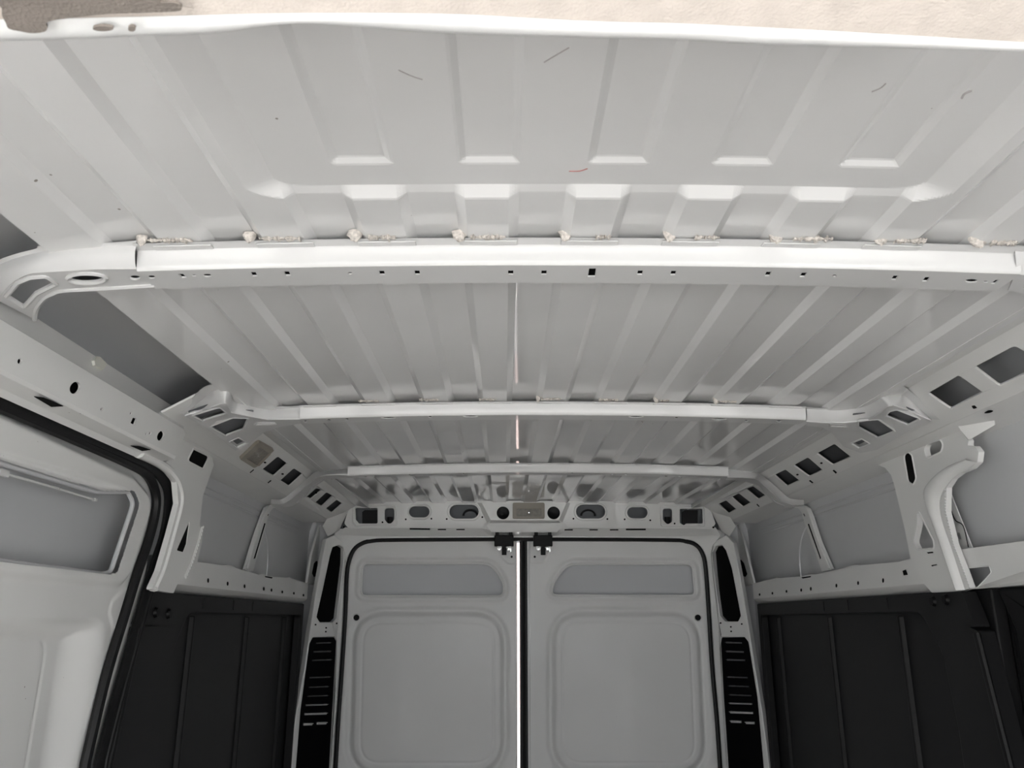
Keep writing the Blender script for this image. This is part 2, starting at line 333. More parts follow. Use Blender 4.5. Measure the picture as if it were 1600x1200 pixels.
# ================================================================ roof bows
def zc(z, x): return z-KX*x*x
def onbow(px, py, z0):
    z = z0
    for _ in range(5): p = ZP(z).P(px, py); z = zc(z0, p.x)
    return p
def bow(name, label, Y, x0, x1, depth, zu, seams, holes, blobs, shear=0, flange=.02, ztop=1.9165):
    t = thing(name, label, 'roof bow', 'pressed steel roof bows across the ceiling'); mb = MB(); n = 70
    sk = lambda x: Y+shear*x
    prof = [(-flange, ztop), (-.005, ztop-.002), (-.0035, ztop-.004), (-.001, zu+.006), (0, zu+.002), (.002, zu)]
    rows = [[Vector((x, sk(x)+dy, zc(z, x))) for x in np.linspace(x0, x1, n)] for dy, z in prof]; mb.grid(rows)
    prof = [(depth-.002, zu), (depth, zu+.002), (depth+.002, ztop-.003), (depth+.014, ztop)]
    mb.grid([[Vector((x, sk(x)+dy, zc(z, x))) for x in np.linspace(x0, x1, n)] for dy, z in prof])
    o2 = [Vector((x, sk(x)+.002)) for x in np.linspace(x0, x1, n)]+[Vector((x, sk(x)+depth-.002)) for x in np.linspace(x1, x0, n)]; hs = []
    for h in holes:
        lp = []
        if h[0] == 'r':
            _, cx, cy, w_, h_, sl = h; q = [(cx-w_/2-sl, cy-h_/2), (cx+w_/2-sl, cy-h_/2), (cx+w_/2+sl, cy+h_/2), (cx-w_/2+sl, cy+h_/2)]
        else:
            _, cx, cy, w_, h_ = h; q = [(cx+w_*math.cos(a), cy+h_*math.sin(a)) for a in [k*math.pi/6 for k in range(12)]]
        lp = [onbow(a, b, zu) for a, b in q]; lp = [Vector((p.x, p.y)) for p in lp]
        if all(sk(p.x)+.003 < p.y < sk(p.x)+depth-.003 for p in lp): hs.append(lp)
    mb.sheet(o2, hs, lambda q, d: Vector((q[0], q[1], zc(zu, q[0])+d)), .002)
    mb.build('centre_section', BOWP, t, ang=40)
    MB().grid([[Vector((x, sk(x)+dy, zc(zu+.005, x))) for x in np.linspace(x0, x1, 40)] for dy in (.001, depth-.001)]).build('hollow_shade', VOID, t)  # black strip added over the holes, painted shade of the hollow bow
    # embossed pads on the contact flange
    for k in range(-4, 5):
        cx = k*PER
        if x0+.04 < cx < x1-.04: MB().box((cx, sk(cx)-flange*.55, zc(ztop-.0022, cx)), (.07, flange*.55, .002), Matrix.Rotation(math.atan(2*KX*cx), 3, 'Y')).build('contact_pad', BOWP, t, bevel=.0008)
    for bx, by, rw in blobs:
        p = onbow(bx, by+3, ztop); mb = MB(); R_ = rw
        vs = []; ns, nr = 12, 5
        for i in range(nr):
            for j in range(ns):
                a = 2*math.pi*j/ns; b = math.pi/2*i/(nr-1); rr = R_*math.cos(b)*(1+.12*rng.standard_normal()) if i < nr-1 else 0
                vs.append(p+Vector((rr*math.cos(a), rr*.6*math.sin(a)-.002, .008-(.013+.001*rng.standard_normal())*math.sin(b))))
        mb.add(vs, [(i*ns+j, i*ns+(j+1) % ns, (i+1)*ns+(j+1) % ns, (i+1)*ns+j) for i in range(nr-1) for j in range(ns)]); mb.build('sealant_blob', SEAL, t, ang=60)
    for a, b, yy in seams:
        A0 = onbow(a, yy, ztop); B0 = onbow(b, yy, ztop); m_ = 22; pts = []
        for i in range(m_):
            q = A0.lerp(B0, i/(m_-1)); q.z = zc(ztop, q.x)+.0005; pts.append(q)
        mb = MB(); seg = 6; vs = []
        for i, q in enumerate(pts):
            r_ = .0022*(1+.5*rng.standard_normal()); r_ = max(.0008, r_)
            for k in range(seg): a_ = 2*math.pi*k/seg; vs.append(q+Vector((0, math.cos(a_)*r_*1.6+.001*rng.standard_normal(), math.sin(a_)*r_)))
        mb.add(vs, [(i*seg+k, i*seg+(k+1) % seg, (i+1)*seg+(k+1) % seg, (i+1)*seg+k) for i in range(m_-1) for k in range(seg)]); mb.build('sealant_bead', SEAL, t, ang=60)
    return t
sq = [(397, 428.5), (449, 427.5), (597, 426.5), (652, 426), (798, 426), (850, 426), (1000, 426), (1052, 426.5), (1200, 428), (1255, 429.5), (1398, 434), (1447, 436.5)]
h1 = [('r', x, y, 8, 6.5, (800-x)/1260*5) for x, y in sq]+[('r', 925, 426, 11, 13, -1), ('e', 547, 427, 4, 1.8), ('e', 1304, 431, 4, 1.8),
     ('r', 285, 431, 8, 6, 3), ('e', 303, 430.5, 4.5, 1.6), ('e', 324, 430.5, 7, 2.4), ('e', 237, 433, 6, 2.6), ('e', 1518, 439, 10, 2.8), ('e', 1540, 440.5, 4.5, 1.6), ('r', 1555, 440.5, 7, 6, -4)]
bow1 = bow('roof_bow', 'nearest and widest white roof bow, with a row of square holes along its underside', .909, -.553, .533, .058, 1.890,
    [(230, 300, 376), (405, 470, 373.5), (575, 618, 371.5), (735, 790, 371), (930, 955, 371), (1085, 1125, 371.5), (1240, 1300, 374), (1398, 1445, 377), (1548, 1590, 380)], h1,
    [(222, 376, .007), (390, 371, .008), (555, 369.5, .0095), (718, 369.5, .0085), (883, 369.5, .008), (1046, 370, .0085), (1212, 372, .009), (1375, 375.5, .009), (1528, 379, .011)])
h2 = [('e', x, y, w_, 1.3) for x, y, w_ in [(477, 658.5, 3), (514, 656.5, 3), (542, 655, 3), (607, 653, 12), (672, 651.3, 3), (735, 650.6, 12), (821, 650, 3), (865, 650, 2.5), (909, 650, 3), (929, 650.2, 2.5), (994, 651.2, 12), (1057, 653, 3), (1124, 655, 12), (1166, 657.5, 3), (1217, 658.5, 4)]]
bow2 = bow('roof_bow', 'middle white roof bow between the two tall door pillars', 1.662, -.537, .538, .045, 1.890,
    [(560, 592, 627), (655, 685, 625), (748, 775, 624.5), (845, 878, 624), (935, 965, 625), (1118, 1150, 628), (1032, 1045, 626.5)], h2, [(1118, 625, .006), (1025, 624, .005), (841, 622, .005)], flange=.012)
h3 = [('e', x, y+1, 2.2, .8) for x, y in [(571, 744), (585, 743.5), (640, 741), (701, 739), (724, 739), (786, 738), (809, 738), (840, 738), (872, 738), (894, 738.5), (956, 740), (978, 740.5), (1041, 743), (1062, 743.5)]]
bow3 = bow('roof_bow', 'rearmost and narrowest white roof bow, closest to the rear doors', 2.355, -.565, .558, .045, 1.890, [], h3, [], flange=.01)
# ---- end brackets
def env(x, o=.023, top=1.880): return min(top, 1.914-.56*(abs(x)-.70)-o)
def onenv(px, py, o=.023, top=1.880):
    p = ZP(top).P(px, py)
    if abs(p.x) > .70+(1.914-o-top)/.56:
        s = 1 if p.x > 0 else -1; n = Vector((-s*.56, 0, -1)); q = Vector((s*.70, 0, 1.914-o)); p = Plane(n, q).P(px, py)
    return p
def bent(mb, outline, holes, o=.023, top=1.880, t=.003, lip=0):
    o2 = [onenv(x, y, o, top) for x, y in outline]; hs = []
    for h in holes:
        if h[0] == 'e': pts = [(h[1]+h[3]*math.cos(a), h[2]+h[4]*math.sin(a)) for a in [k*math.pi/8 for k in range(16)]]
        else: pts = h[1]
        l3 = [onenv(x, y, o, top) for x, y in pts]; l2 = [Vector((p.x, p.y)) for p in l3]
        if h[0] == 'q': l2 = fillet(l2, h[2] if len(h) > 2 else .004, 4)
        elif h[0] == 'c': l2 = [Vector(q) for q in catmull(l2, 4, True)]
        hs.append(l2)
    o2d = [Vector((p.x, p.y)) for p in o2]; st = []
    xs = [p.x for p in o2d]; ys = [p.y for p in o2d]
    xb = .70+(1.914-o-top)/.56
    mb.holes = hs
    for y in np.linspace(min(ys), max(ys), 14):
        for s in (-1, 1): st.append(Vector((s*xb, y)))
    mb.sheet(o2d, hs, lambda q, d: Vector((q[0], q[1], env(q[0], o, top)+d)), t, st)
    if lip:
        for h in hs: mb.tube([Vector((q[0], q[1], env(q[0], o, top)+.001)) for q in h], lip, 6, True)
    return mb
def bracket(parent, upper, lower, web=None, holes=(), flange=None, lip=.0025, label=None, slit=None, top=1.880, n=40):
    b = MB(); U_ = catmull([onenv(x, y, .003, 1.9065) for x, y in upper], 6); L_ = catmull([onenv(x, y, .021, top+.001) for x, y in lower], 6)
    b.band2(U_, L_, 4, Vector((0, -.003, -.002)))
    if flange:
        b.band2(catmull([onenv(x, y, -.001, 1.9085) for x, y in flange], 6), U_, 1)
    if web: bent(b, web, holes, top=top, lip=lip)
    o = b.build('end_bracket', BOWP, parent, ang=32)
    if web and parent is bow2:
        for h in b.holes[:3]:
            c = sum(h, Vector((0, 0)))/len(h); MB().sheet([c+(q-c)*1.3 for q in h], [], lambda q, d: Vector((q[0], q[1], env(q[0])+.013+d)), .001).build('cavity_shade', CAVL, parent)  # dark sheets added behind the holes as painted shade
    return o
# bow 1, left corner
br = MB(); up1 = [(213, 384), (175, 385), (140, 386.5), (100, 389), (62, 394), (25, 403), (0, 413), (-40, 437), (-80, 470)]
lo1 = [(213, 420.5), (150, 421), (100, 424), (50, 427), (25, 438), (8, 452), (0, 465), (-10, 485), (-20, 510)]
Ub = catmull([ZP(1.906).P(x, y) for x, y in up1], 5); Lb = catmull([ZP(1.8815).P(x, y) for x, y in lo1], 5)
br.band(Ub, Lb, 40, 4, Vector((0, -.004, -.001))); fl = [(213, 376), (175, 379), (140, 381), (60, 384), (58, 388), (20, 398), (-10, 410), (-60, 440), (-95, 465)]
br.band(catmull([ZP(1.9085).P(x, y) for x, y in fl], 5), Ub, 40)
pl = ZP(1.8815)
plate(br, pl, [(242, 445), (213, 420.5), (150, 421), (100, 424), (50, 427), (25, 438), (8, 452), (-3, 470), (54, 499), (57, 482), (70, 465), (84, 458), (100, 453.5), (160, 450)],
      [('q', [(72, 431), (88, 443), (58, 458), (38, 480), (10, 462), (28, 441), (48, 433)], .004), ('e', 136, 434, 30, 7.5), ('e', 211, 434, 8.5, 3.6)], t=.003, lips=.0035, liph=[0, 1])
br.tube(catmull([pl.P(x, y) for x, y in [(54, 499), (57, 482), (70, 465), (84, 458), (100, 453.5), (160, 450), (242, 445)]], 5), .0035, 6)
br.build('end_bracket', BOWP, bow1, ang=32)
MB().sheet([pl.to2(pl.P(x, y, -.012)) for x, y in [(98, 418), (230, 420), (228, 444), (98, 448)]], [], lambda q, d: pl.to3(q, -.012-d), .001).build('hollow_shade', CAV, bow1)  # dark sheet paints the shade seen through the bracket slot
br = MB(); Ub = [ZP(1.906).P(x, y) for x, y in [(1586, 392), (1640, 396), (1700, 405), (1790, 424)]]; Lb = [ZP(1.8815).P(x, y) for x, y in [(1586, 428.5), (1640, 434), (1700, 445), (1790, 466)]]
br.band(Ub, Lb, 20, 3, Vector((0, -.002, 0))); plate(br, pl, [(1575, 455), (1586, 428.5), (1640, 434), (1700, 445), (1790, 466), (1790, 505), (1700, 480), (1640, 465)], [('q', [(1601, 444), (1613, 444), (1608, 452), (1598, 450)], .001)])
br.band([ZP(1.9085).P(x, y) for x, y in [(1586, 383), (1640, 387), (1700, 396), (1790, 414)]], Ub, 20); br.build('end_bracket', BOWP, bow1, ang=32)
bracket(bow2, [(288, 647), (312, 628), (334, 611), (358, 610), (368, 625), (384, 631), (420, 640), (445, 638), (469, 637)],
        [(289, 650), (316, 642), (344, 632), (354, 631), (361, 645), (374, 648), (418, 656), (445, 656), (469, 655.5)],
        [(469, 655.5), (418, 656), (374, 648), (361, 645), (354, 631), (344, 632), (316, 642), (289, 650), (310, 662), (348, 688), (360, 699), (368, 704), (392, 692), (412, 676), (433, 668), (469, 662)],
        [('q', [(301, 650), (344, 637), (354, 646), (317, 659)], .004), ('q', [(329, 667), (364, 653), (388, 653.5), (380, 671), (352, 682)], .004), ('q', [(358, 690), (372, 684), (386, 692), (370, 700)], .003), ('q', [(398, 663.5), (402, 660), (428, 660.5), (431, 663)], .001)],
        [(273, 646), (298, 624), (322, 603), (358, 600), (378, 618), (392, 628), (420, 634), (445, 635), (469, 634)])
bracket(bow2, [(1260, 639), (1285, 640), (1312, 640), (1345, 634), (1365, 626), (1379, 618), (1405, 617), (1414, 619), (1435, 637), (1455, 655)],
        [(1260, 659), (1285, 661), (1318, 661), (1354, 658), (1375, 646), (1387, 636), (1396, 634), (1420, 642), (1440, 651), (1454, 657)],
        [(1260, 659), (1285, 661), (1318, 661), (1354, 658), (1375, 646), (1387, 636), (1396, 634), (1420, 642), (1440, 651), (1454, 657), (1426, 670), (1396, 688), (1370, 703), (1345, 708), (1318, 698), (1300, 676), (1285, 668), (1260, 665)],
        [('q', [(1390, 643), (1400, 640.5), (1438, 655), (1418, 665), (1383, 650)], .004), ('q', [(1341, 658), (1372, 655.5), (1399, 674), (1371, 685), (1341, 668)], .004), ('q', [(1330, 693), (1347, 686), (1359, 693), (1343, 701)], .003), ('q', [(1297, 662), (1320, 663), (1326, 667), (1297, 666)], .001)],
        [(1260, 636), (1285, 637.5), (1312, 636), (1340, 628), (1362, 617), (1383, 606), (1410, 604), (1422, 611), (1448, 632), (1474, 656)])
bracket(bow3, [(440, 785), (428, 778), (424, 777)][::-1]+[(458, 778), (475, 760), (492, 741), (510, 733.5), (546, 731)] if False else [(424, 780), (440, 780), (455, 770), (475, 752), (492, 738), (505, 735), (525, 733.5), (546, 733)],
        [(424, 787), (443, 787), (456, 780), (476, 762), (496, 746), (510, 743), (528, 742), (546, 742.5)],
        [(546, 742.5), (528, 742), (510, 743), (496, 746), (476, 762), (456, 780), (443, 787), (434, 788), (446, 793), (458, 790), (478, 776), (496, 758), (510, 749), (546, 746)],
        [('c', [(487, 762), (500, 751), (508, 749), (496, 757)]), ('c', [(462, 785), (476, 773), (479, 773), (468, 784)])], lip=.0012, top=1.8805)
bracket(bow3, [(1134, 733), (1160, 735), (1180, 737.5), (1190, 742), (1210, 758), (1230, 776), (1240, 780), (1256, 781)],
        [(1134, 746), (1160, 746.5), (1178, 748), (1186, 752), (1206, 770), (1222, 784), (1238, 789), (1256, 789)],
        [(1134, 746), (1160, 746.5), (1178, 748), (1186, 752), (1206, 770), (1222, 784), (1238, 789), (1246, 789), (1240, 793), (1226, 794), (1208, 784), (1192, 768), (1178, 757), (1160, 751), (1134, 750)],
        [('c', [(1166, 751), (1182, 757), (1191, 765), (1178, 756)]), ('c', [(1203, 774), (1216, 783), (1228, 791), (1212, 785)])], lip=.0012, top=1.8805)
# ================================================================ cant rails (sloping rails under the roof edge)
def cant(s, y0, y1, low=.10):
    return [Vector((s*.645, y0, 1.9065)), Vector((s*.645, y1, 1.9065)), Vector((s*.70, y0, 1.914)), Vector((s*.70, y1, 1.914))]
def cant_rail(s, label, y0, y1, holes, slots):
    t = thing('cant_rail', label, 'body rail', 'cant rails along the roof edges'); pl = Plane((-s*.56, 0, -1), (s*.70, 0, 1.914)); mb = MB()
    top = [Vector((s*.70, y, 1.914)) for y in (y0, y1)]; bot = [Vector((s*.805, y, 1.8552)) for y in (y0, y1)]
    o2 = [pl.to2(top[0]), pl.to2(top[1]), pl.to2(bot[1]), pl.to2(bot[0])]
    hs = [hole2(pl, h) for h in holes]; mb.sheet(o2, hs, lambda q, d: pl.to3(q, -d), .005)
    ys = np.linspace(y0, y1, 8)
    for (xa, za), (xb, zb) in [((.70, 1.914), (.645, 1.9055)), ((.645, 1.9055), (.645, 1.9025)), ((.805, 1.8552), (.825, 1.850)), ((.825, 1.850), (.908, 1.846))]:
        mb.grid([[Vector((s*xa, y, za)) for y in ys], [Vector((s*xb, y, zb)) for y in ys]])
    mb.build('rail_panel', PAINT, t, bevel=.001)
    for lp in hs[(2 if s > 0 else 0):]:
        c = sum(lp, Vector((0, 0)))/len(lp); MB().sheet([c+(q-c)*1.9 for q in lp], [], lambda q, d: pl.to3(q, -.016-d), .001).build('cavity_shade', CAV, t)  # enlarged dark sheets behind the openings, shade put in as colour
    for h in slots: MB().sheet(hole2(pl, h), [], lambda q, d: pl.to3(q, .0006-d), .0006).build('slot', VOID, t)
    return t, pl
cr, plR = cant_rail(1, 'white sloping rail under the right roof edge, with rectangular openings front to back', .30, 3.26,
    [('q', q_, .004) for q_ in [[(1450, 615), (1498, 587), (1535, 613), (1485, 639)], [(1523, 574), (1585, 541), (1636, 568), (1561, 603)],
     [(1276, 709), (1304, 694), (1329, 714), (1301, 727)], [(1240, 727.5), (1262.5, 715), (1285, 734.5), (1264, 745)], [(1210, 742.5), (1227.5, 734), (1249, 751), (1229.5, 760)],
     [(1165.5, 764.5), (1177, 760), (1195.5, 774), (1184.5, 780.5)], [(1143, 777), (1154.5, 771), (1173, 785.5), (1160.5, 792.5)], [(1122.5, 787.5), (1134.5, 782), (1150, 795.5), (1138, 802.5)]]],
    [('q', [(1518, 634), (1523, 633), (1527, 637), (1521, 639)]), ('c', [(1538, 645), (1545, 641), (1552, 642), (1546, 645)]), ('q', [(1301, 735), (1303, 734), (1308, 738), (1306, 740)], 0), ('q', [(1264, 751), (1266, 750), (1271, 754), (1269, 755)], 0),
     ('e', 1283.5, 723.5, 2, 1.2), ('e', 1246, 741.5, 2, 1.2), ('q', [(1182, 788), (1183, 787), (1187, 791), (1186, 792)], 0)])
cl_, plL = cant_rail(-1, 'white sloping rail under the left roof edge, starting behind the sliding door', 1.56, 3.26,
    [('q', q_, .004) for q_ in [[(434, 713.6), (449, 725), (428, 744), (410, 733.6)], [(459, 732), (473, 741), (452, 760), (438, 751)],
     [(494, 763), (503, 766), (486, 780), (479, 777)], [(510, 769.4), (520, 775), (503, 791.4), (493, 785)], [(526, 781), (535, 787), (519, 801.4), (509.6, 794.4)]]],
    [('e', 414, 722.5, 2, 1.2), ('e', 441.5, 740.5, 2, 1.2), ('q', [(390, 738), (396, 733), (397, 734), (391, 739)], 0), ('q', [(418, 754), (423, 750), (424, 751), (419, 755)], 0), ('e', 494, 770, 1.4, 1)])
# ================================================================ left: sliding door header
sh = thing('sliding_door_header', 'white box-section rail over the sliding door, punched with round holes', 'body rail'); mb = MB()
xe = 1.672
def hplane(a, b): d = Vector((b[0]-a[0], 0, b[1]-a[1])); n = Vector((-d.z, 0, d.x)); n = n if n.x > 0 or (abs(n.x) < 1e-6 and n.z < 0) else -n; return Plane(n, (a[0], 0, a[1]))
hp = XPL(-.78)
mb.sheet([hp.to2(Vector((-.78, y, z))) for y, z in [(.3, 1.858), (xe-.01, 1.858), (xe+.005, 1.85), (xe-.035, 1.795), (.3, 1.795)]], [hole2(hp, h) for h in
    [('e', 31, 564.5, 3.6, 4.5, .3), ('e', 117, 606, 7.5, 10, .5), ('e', 159, 639.5, 1.8, 3, .4), ('e', 205, 646, 1.7, 3, .4), ('q', [(208, 652), (214, 654), (210, 664), (204, 661)], .0005), ('e', 229, 678, 1.5, 2.6, .4), ('e', 235, 677, 1.7, 3, .4), ('e', 251, 681, 5, 8, .4)]],
    lambda q, d: hp.to3(q, -d), .003)
ys = np.linspace(.3, xe-.03, 10)
for a, b in [((-.78, 1.795), (-.783, 1.789)), ((-.783, 1.789), (-.813, 1.784)), ((-.813, 1.784), (-.822, 1.776)), ((-.822, 1.776), (-.86, 1.80))]:
    mb.grid([[Vector((a[0], y, a[1])) for y in ys], [Vector((b[0], y, b[1])) for y in ys]])
ys = np.linspace(.3, xe, 10)
for a, b in [((-.78, 1.858), (-.783, 1.861)), ((-.783, 1.861), (-.80, 1.902)), ((-.80, 1.902), (-.806, 1.904)), ((-.806, 1.904), (-.87, 1.87))]:
    mb.grid([[Vector((a[0], y, a[1])) for y in ys], [Vector((b[0], y, b[1])) for y in ys]])
mb.build('box_section', PAINT, sh, ang=25)
MB().grid([[Vector((-.797, y, z)) for y in (.3, xe-.02)] for z in (1.79, 1.86)]).build('hollow_shade', VOID, sh)  # black strip added so the header holes look shaded
mb = MB(); cp = Plane((.93, 0, .3), (-.79, 0, 1.88))
mb.sheet(fillet([cp.to2(cp.P(x, y, .003)) for x, y in [(150, 557), (156, 558), (167, 569), (161, 578), (148, 571), (147, 563)]], .002), [], lambda q, d: cp.to3(q, .004-d), .006)
mb.build('clip', CLIP, sh, bevel=.001)
ep = Plane((.1, 0, -1), (-.80, 0, 1.7845))
for q_ in ([(53, 620), (68, 622), (99, 635), (80, 636)], [(204, 697), (218, 698), (235, 703), (222, 705)]):
    MB().sheet([ep.to2(ep.P(x, y, .002)) for x, y in q_], [], lambda q, d: ep.to3(q, .002-d), .001).build('slot', VOID, sh)
# ---- sliding door seal
sp = XPL(-.838); mid = [(-120, 560), (0, 620), (60, 648), (125, 676), (200, 707), (232, 721), (252, 740), (263, 765), (263, 800), (256, 840), (240, 890), (225, 940), (205, 1010), (180, 1100), (157, 1190)]
sl = thing('door_seal', 'thick black rubber seal round the sliding door opening at left', 'seal')
c3 = [sp.P(x, y) for x, y in mid]; cc = catmull(c3, 6)+[Vector((-.838, c3[-1].y-.06, .05))]; MB().tube(cc, .019, 10, up=(1, 0, 0), flat=.45).build('seal_bulb', RUBBER, sl)
MB().tube([p+Vector((.007, .006, .003)) for p in cc], .006, 8).build('seal_bead', RUBBER, sl)
ip = XPL(-.842); ins = [(-120, 585), (0, 635), (125, 690), (200, 724), (230, 742), (243, 770), (243, 800), (232, 845), (215, 895), (195, 960), (165, 1060), (134, 1190)]
c4 = [ip.P(x, y) for x, y in ins]; MB().tube(catmull(c4, 6)+[Vector((-.842, c4[-1].y-.06, .05))], .010, 8).build('seal_lip', RUBBER, sl)
# ---- sliding door
XD = -.852; dp = XPL(XD)
def pz(pts, r=.02, pl=dp, n=8, ax=(1, 2)):
    q = [pl.P(x, y) if len((x, y)) == 2 else None for x, y in pts]; return rounded([(p[ax[0]], p[ax[1]]) for p in q], r, n)
W = pz([(-160, 665), (0, 722), (150, 768), (202, 768), (211, 786), (175, 894), (160, 897), (0, 877), (-160, 858)], .018)
Fr = pz([(-200, 560), (0, 640), (205, 738), (232, 770), (234, 800), (202, 900), (185, 922), (0, 908), (-200, 895)], .06)
yb = dp.P(140, 1180).y
zt_ = dp.P(60, 961).z; yr_ = dp.P(165, 1013).y; SZ = 2.4
Bp = rounded([(.4, zt_), (yr_, zt_), (yr_-.004, -1.5), (.4, -1.5)], .09, 10)
g0 = dp.P(95, 993); g1 = dp.P(104, 1020); g2 = dp.P(59, 1200); Gp = rounded([(.4, g0.z), (g1.y, g0.z), (g2.y, .3), (.4, .3)], .045)
Fo = pz([(-160, 655), (0, 706), (198, 766), (200, 768), (150, 768), (0, 722), (-160, 672)], .001)
Tr = pz([(201, 913), (177, 990), (169, 957), (174, 938)], .006)
def dh(Yg, Zg):
    X = np.full(Yg.shape, XD); s = sdpoly(Yg, Zg, W); X = X-.001*(1-sstep(-.002, .004, s))
    s = sdpoly(Yg, Zg, Fr); X = X+.010*(1-sstep(-.018, .0, s))
    s = sdpoly(Yg, zt_+(Zg-zt_)*SZ, Bp); X = X-.036*(1-sstep(-.105, -.004, s))
    s = sdpoly(Yg, Zg, Fo); X = X-.007*(1-sstep(-.008, .0, s))
    s = sdpoly(Yg, Zg, Gp); X = X-.0018*np.exp(-(s/.0035)**2)
    s = sdpoly(Yg, Zg, Tr); X = X+.0025*(1-sstep(-.004, .002, s))
    return X, Yg, Zg
ys = arr(np.arange(.35, .95, .03), np.arange(.95, 1.735, .003)); zs = arr(np.arange(.02, 1.1, .03), np.arange(1.1, 1.80, .003))
dd = thing('door_3', None, None); dd['kind'] = 'structure'
height_mesh('inner_panel', ys, zs, dh, PAINT, dd, keep=lambda u, v: sdpoly(u, v, W) > .0015)
MB().tube([Vector((XD-.003, a, b)) for a, b in rounded(W, 0)], .0048, 8, True).build('window_rim', SKIN, dd)
MB().box((-.922, 1.05, .9), (.004, 1.70, 1.78)).build('outer_skin', SKIN, dd)
mb = MB(); wp = XPL(-.872); r_ = [wp.P(x, y) for x, y in [(-60, 712), (5, 739), (30, 746), (90, 763), (148, 781)]]; mb.tube(r_, .0022, 6); mb.build('brace_wire', PAINT, dd); MB().box(r_[-1], (.006, .008, .005)).build('wire_clip', PAINT, dd); MB().box(r_[1], (.006, .022, .010)).build('wire_clip', PAINT, dd)
for cr_ in ([(103, 706), (101, 716), (99, 722)], [(81, 737), (95, 737), (103, 734), (107, 730)], [(132, 755), (146, 754), (154, 751), (157, 747)]):
    MB().tube(catmull([dp.P(x, y, .001) for x, y in cr_], 4), .0022, 6).build('crease', PAINT, dd)
# ================================================================ pillars
def pil(name, label, pl, outline, holes, group=None, t=.02, tubes=(), lips=.0022, m=PAINT, r=.004, liph=None, bev=.0025, dark=()):
    o = thing(name, label, 'body pillar', group); mb = MB(); plate(mb, pl, outline, holes, t=t, r=r, lips=lips, liph=liph)
    b = mb.build('pressing', m, o, bevel=bev, seg=2)
    for i in dark: MB().sheet(hole2(pl, holes[i]), [], lambda q, d: pl.to3(q, -.0022-d), .001).build('slot_shade', VOID, o)  # black sheet just behind each listed hole, its shade painted in
    return o
lp_ = XPL(-.812)
pl_l = pil('body_pillar', 'white pressed-steel pillar at the rear edge of the sliding door opening', lp_,
    [(275, 664), (296, 676), (332, 716), (334, 727), (317, 775), (312, 822), (318, 828), (315, 850), (300, 912), (277, 913), (271, 927), (237, 921), (250, 892), (266, 837), (279, 787), (276, 752), (262, 735), (250, 728), (268, 716), (279, 674)],
    [('q', [(302, 701), (327, 713), (317, 733), (292, 720)], .007), ('q', [(297, 812), (292, 850), (287, 863), (276, 860)], .003)], t=.012, liph=[0], bev=.004, dark=[0, 1])
mb = MB(); cv = catmull([lp_.P(x, y, -.006) for x, y in [(217, 709), (245, 722), (264, 736), (277, 757), (280, 787), (267, 838), (252, 890), (239, 920)]], 6)
mb.tube(cv, .011, 10, flat=.8).build('rolled_edge', PAINT, pl_l)
mb = MB(); cv = [lp_.P(x, y, .002) for x, y in [(316, 824), (309, 850), (299, 880), (289, 902)]]; mb.tube(cv, .004, 8, flat=.5, up=(1, 0, 0))
for k in range(16): q = Vector(resample(cv, 16)[k])+Vector((.003, 0, 0)); m2 = m2.box(q, (.002, .004, .006)) if k else MB().box(q, (.002, .004, .006))
mb.build('weld_flange', PAINT, pl_l); m2.build('weld_marks', PAINT, pl_l)['kind'] = 'stuff'
rp_ = XPL(.845)
pl_r = pil('body_pillar', 'white pressed-steel pillar on the right with a curled hook and slotted openings', rp_,
    [(1350, 722), (1366, 708), (1440, 672), (1474, 655), (1484, 649), (1493, 661), (1497, 665), (1513, 689), (1512, 697), (1522, 697), (1529, 706), (1527, 722), (1517, 732), (1500, 739), (1488, 748), (1479, 762), (1478, 800), (1490, 850), (1516, 919), (1501, 924), (1456, 926), (1440, 908), (1428, 900), (1413, 824), (1397, 757), (1392, 742), (1383, 731), (1368, 725), (1352, 727)],
    [('q', [(1412, 712), (1418, 705), (1425, 711), (1432, 748), (1427, 758), (1419, 753)], .012), ('q', [(1444, 700), (1450, 693), (1470, 687), (1474, 695), (1471, 706), (1448, 717)], .014), ('q', [(1434, 795), (1459, 845), (1460, 857), (1434, 859), (1428, 847), (1434, 820)], .009)], t=.012, bev=.004, dark=[0])
mb = MB(); cv = catmull([rp_.P(x, y, -.001) for x, y in [(1512, 716), (1478, 730), (1452, 752), (1444, 772), (1458, 810), (1476, 858), (1499, 923)]], 6)
mb.band(cv, catmull([rp_.P(x, y, .001) for x, y in [(1527, 722), (1500, 739), (1486, 750), (1470, 775), (1470, 806), (1487, 858), (1508, 922)]], 6), 40, 6, Vector((-.014, 0, 0)))
mb.build('raised_flange', PAINT, pl_r)
mb = MB(); cv = resample([rp_.P(x, y, .0015) for x, y in [(1477, 765), (1477, 800), (1489, 848), (1514, 916)]], 34)
for q in cv: mb.box(q+Vector((0, .003, 0)), (.002, .006, .0022))
mb.build('weld_marks', PAINT, pl_r)['kind'] = 'stuff'
mb = MB(); bp_ = Plane((-.5, -.3, -.5), rp_.P(1520, 680)); plate(mb, bp_, [(1494, 661), (1532, 660), (1535, 656), (1554, 657), (1555, 664), (1514, 688), (1500, 672)], t=.003); mb.build('bracket_tab', PAINT, pl_r, bevel=.001)
mb = MB()
for q_ in ([(1448, 863), (1457, 862), (1458, 864), (1450, 865)], [(1455, 883), (1463, 881.5), (1464, 883), (1456, 885)]): plate(MB(), rp_, q_, off=.0008, t=.001).build('slot', VOID, pl_r)
